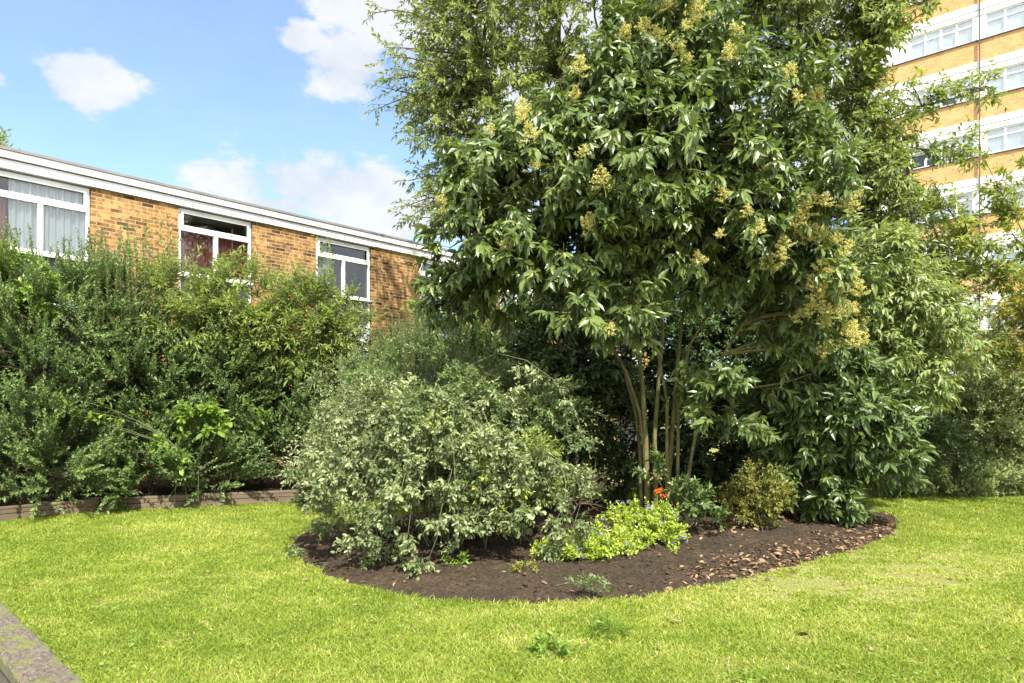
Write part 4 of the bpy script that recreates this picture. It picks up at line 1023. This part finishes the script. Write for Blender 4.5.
kindobj('leaf_litter', mesh('leaf_litter', v, f, M_DRY, t), 'stuff', 'dry brown leaf litter along the right rim of the bed', 'leaf litter')
fl = [(798, 637, 'curled brown fallen leaf lying on the lawn', M_DRY, .10), (682, 627, 'pale fallen leaf on the front lawn below the bed', M_DRY, .08), (655, 656, 'small pale fallen leaf in the foreground grass', M_DRY, .06),
      (380, 671, 'pale fallen leaf at the bottom of the lawn', M_DRY, .07), (92, 546, 'pale fallen leaf on the left lawn', M_DRY, .07), (68, 546, 'tiny pale fallen leaf left of another on the left lawn', M_DRY, .05), (870, 655, 'dry fallen leaf on the lower right lawn', M_DRY, .06)]
for x_, y_, lb, mm, L_ in fl:
    g_ = G(x_, y_)
    v, f, t = scatter_leaves(np.zeros((1, 2)), np.array([.035]), L_, mm, 'x', .3)
    thing('fallen_leaf', lb, 'leaf', tuple(g_), 0, 'fallen leaves on the lawn', data=mesh('fallen_leaf', v, f, mm, t * 0 + (.45 if x_ == 798 else .95)))

rng = np.random.default_rng(140)
cp = np.column_stack([rng.uniform(-5, 7, 70), rng.uniform(3.6, 10.5, 70)]); cp = cp[(np.abs(cp[:, 0]) < cp[:, 1] * .8)]
P_ = np.concatenate([c + rng.normal(0, 1, (rng.integers(12, 60), 2)) * rng.uniform(.04, .16) for c in cp]); P_ = P_[lawn_ok(P_)]
n = len(P_); a = rng.uniform(0, 6.28, n); ax_ = norm(np.column_stack([np.cos(a), np.sin(a), rng.uniform(-.1, .35, n)])); up_ = norm(np.column_stack([rng.normal(0, .25, (n, 2)), np.ones(n)])); up_ = norm(up_ - (up_ * ax_).sum(1, keepdims=True) * ax_)
LL = rng.uniform(.012, .034, n); v, f, t = leaves(np.column_stack([P_, rng.uniform(.012, .03, n)]), ax_, up_, LL, LL * rng.uniform(.5, .9, n), 'oval', rng.uniform(0, .8, n))
kindobj('clover', mesh('clover', v, f, M_BROAD, t), 'stuff', 'small patches of broad-leaved clover and plantain in the lawn', 'ground cover')
n = 5200; P_ = np.column_stack([rng.uniform(-6.5, 8.5, n), rng.uniform(3.5, 11.5, n)]); w_ = np.exp(-(((P_[:, 0] - 2.8) / 1.9) ** 2 + ((P_[:, 1] - 6.3) / .9) ** 2)); P_ = P_[lawn_ok(P_) & (rng.random(n) < .25 + w_)]
n = len(P_); v, f, t = scatter_leaves(P_, rng.uniform(.01, .028, n), .03, M_DRY, 'x', .3)
kindobj('lawn_debris', mesh('lawn_debris', v, f, M_DRY, np.clip(t + .3, 0, 1)), 'stuff', 'dry brown scraps and thatch scattered through the lawn', 'debris')

n = 90; P_ = np.column_stack([rng.uniform(-2.3, 4.6, n), rng.uniform(5.7, 9.3, n)]); P_ = P_[inpoly(P_, bed)]; n = len(P_)
a = rng.uniform(0, 6.28, n); ln = rng.uniform(.05, .22, n); zz = np.maximum(bed_height(P_), 0) + .012
A_ = np.column_stack([P_, zz]); d_ = np.column_stack([np.cos(a), np.sin(a), rng.normal(0, .12, n)]) * ln[:, None]
v, q = tubes(np.stack([A_, A_ + d_ * .5 + rng.normal(0, .006, (n, 3)), A_ + d_], 1), np.full((n, 3), .003), 4)
kindobj('twig_litter', mesh('twig_litter', v, [q], M_TWIG), 'stuff', 'thin dry twigs lying on the soil of the bed', 'twigs')

# ------------------------------------------------------------------ light, sky, camera
EL = math.radians(52); sun_az = np.array([.30, -.95]); sun_az /= np.linalg.norm(sun_az)
to_sun = Vector((sun_az[0] * math.cos(EL), sun_az[1] * math.cos(EL), math.sin(EL)))
sd = bpy.data.lights.new('sun', 'SUN'); sd.energy = 3.5; sd.angle = math.radians(.53); sd.color = (1, .95, .86)
so = bpy.data.objects.new('sun', sd); COL.objects.link(so)
so.rotation_euler = to_sun.to_track_quat('Z', 'Y').to_euler()
so.location = (0, -20, 40)

wd = bpy.data.worlds.new('World'); scene.world = wd; wd.use_nodes = True
nt = wd.node_tree
bg = nt.nodes['Background']; SKY = .092
sky = nt.nodes.new('ShaderNodeTexSky'); sky.sky_type = 'NISHITA'; sky.sun_disc = False
sky.sun_elevation = EL; sky.sun_rotation = math.atan2(to_sun.x, to_sun.y); sky.air_density = 1.0; sky.dust_density = .3; sky.ozone_density = 5.0
tc = nt.nodes.new('ShaderNodeTexCoord')
gen = tc.outputs['Generated']
def mth(op, a, b=None, c=None):
    n = nt.nodes.new('ShaderNodeMath'); n.operation = op
    for i, v in enumerate((a, b, c)):
        if v is None: continue
        if isinstance(v, (int, float)): n.inputs[i].default_value = v
        else: nt.links.new(v, n.inputs[i])
    return n.outputs[0]
def dot(v):
    n = nt.nodes.new('ShaderNodeVectorMath'); n.operation = 'DOT_PRODUCT'; nt.links.new(gen, n.inputs[0]); n.inputs[1].default_value = tuple(v); return n.outputs['Value']
nz = nt.nodes.new('ShaderNodeTexNoise'); nz.inputs['Scale'].default_value = 9.0; nz.inputs['Detail'].default_value = 10.0; nz.inputs['Roughness'].default_value = .60
mpn = nt.nodes.new('ShaderNodeMapping'); mpn.inputs['Scale'].default_value = (1, 1, 1.7); nt.links.new(gen, mpn.inputs[0]); nt.links.new(mpn.outputs[0], nz.inputs['Vector'])
acc = None
# clouds: direction (as photo pixel), half sizes in the sky (radians x 703)
clouds = [(84, 82, 58, 40), (-6, 76, 24, 16), (352, 68, 62, 42), (385, 8, 90, 26), (300, 38, 30, 20), (325, 186, 150, 40), (420, 215, 120, 40), (280, 205, 70, 14),
          (560, 60, 240, 80), (930, 40, 160, 140), (760, 150, 200, 90), (-300, 120, 200, 60), (1350, 100, 250, 120)]
for cx, cy, ax_, ay_ in clouds:
    c = norm(np.array([(cx - 512) / F, 1, (HOR - cy) / F])); r = norm(np.cross(c, [0, 0, 1.])); u = np.cross(r, c)
    k = 1.0 / np.linalg.norm([(cx - 512) / F, 1, (HOR - cy) / F])
    a = mth('MULTIPLY', dot(r), F / (ax_ * k)); b = mth('MULTIPLY', dot(u), F / (ay_ * k))
    l = mth('SQRT', mth('ADD', mth('MULTIPLY', a, a), mth('MULTIPLY', b, b)))
    front = mth('GREATER_THAN', dot(c), .2)
    m_ = mth('MULTIPLY', mth('MAXIMUM', mth('SUBTRACT', 1.0, l), -1.0), 1.0)
    m_ = mth('SUBTRACT', mth('MULTIPLY', mth('ADD', m_, 1.0), front), 1.0)
    acc = m_ if acc is None else mth('MAXIMUM', acc, m_)
val = mth('ADD', acc, mth('MULTIPLY', mth('SUBTRACT', nz.outputs['Fac'], .5), 2.3))
mr = nt.nodes.new('ShaderNodeMapRange'); mr.interpolation_type = 'SMOOTHSTEP'; nt.links.new(val, mr.inputs[0])
mr.inputs[1].default_value = .12; mr.inputs[2].default_value = .46; mr.inputs[3].default_value = .15; mr.inputs[4].default_value = .92
skyc = sky.outputs[0]
cl_col = ramp(nt, nz.outputs['Fac'], [(.35, (.215, .23, .25)), (.6, (.275, .28, .285))])
ov = dot(norm(np.array([.1, -.75, .66])))  # bright clouds added behind the camera and overhead, unseen, as fill light
nz2 = nt.nodes.new('ShaderNodeTexNoise'); nz2.inputs['Scale'].default_value = 3.0; nz2.inputs['Detail'].default_value = 7.0; nt.links.new(gen, nz2.inputs['Vector'])
ovv = mth('ADD', ov, mth('MULTIPLY', mth('SUBTRACT', nz2.outputs['Fac'], .5), 1.6))
mr2 = nt.nodes.new('ShaderNodeMapRange'); mr2.interpolation_type = 'SMOOTHSTEP'; nt.links.new(ovv, mr2.inputs[0])
mr2.inputs[1].default_value = .22; mr2.inputs[2].default_value = .60; mr2.inputs[3].default_value = 0; mr2.inputs[4].default_value = .95
skyc = mixc(nt, mr2.outputs[0], skyc, tuple(c / SKY for c in (.86, .87, .88)))
fin = mixc(nt, mr.outputs[0], skyc, mixc(nt, 1.0, cl_col, (1 / SKY,) * 3, 'MULTIPLY'))
nt.links.new(fin, bg.inputs[0]); bg.inputs[1].default_value = SKY

cam = bpy.data.cameras.new('camera'); cam.sensor_width = 36; cam.lens = F / 1024 * 36; cam.shift_y = (HOR - 341.5) / 1024
cam.clip_end = 2000; cam.clip_start = .05
co = bpy.data.objects.new('camera', cam); COL.objects.link(co); co.location = (0, 0, CAMZ); co.rotation_euler = (math.pi / 2, 0, 0)
scene.camera = co
vs = scene.view_settings; vs.view_transform = 'Standard'; vs.look = 'None'; vs.exposure = 1.84; vs.gamma = 1; vs.use_curve_mapping = False
scene.cycles.max_bounces = 8; scene.cycles.diffuse_bounces = 5; scene.cycles.glossy_bounces = 2; scene.cycles.transmission_bounces = 3; scene.cycles.transparent_max_bounces = 6
scene.cycles.use_denoising = True; scene.cycles.denoiser = 'OPENIMAGEDENOISE'; scene.cycles.denoising_input_passes = 'RGB_ALBEDO_NORMAL'
wd.cycles.sampling_method = 'MANUAL'; wd.cycles.sample_map_resolution = 1024
scene.cycles.sample_clamp_indirect = 4
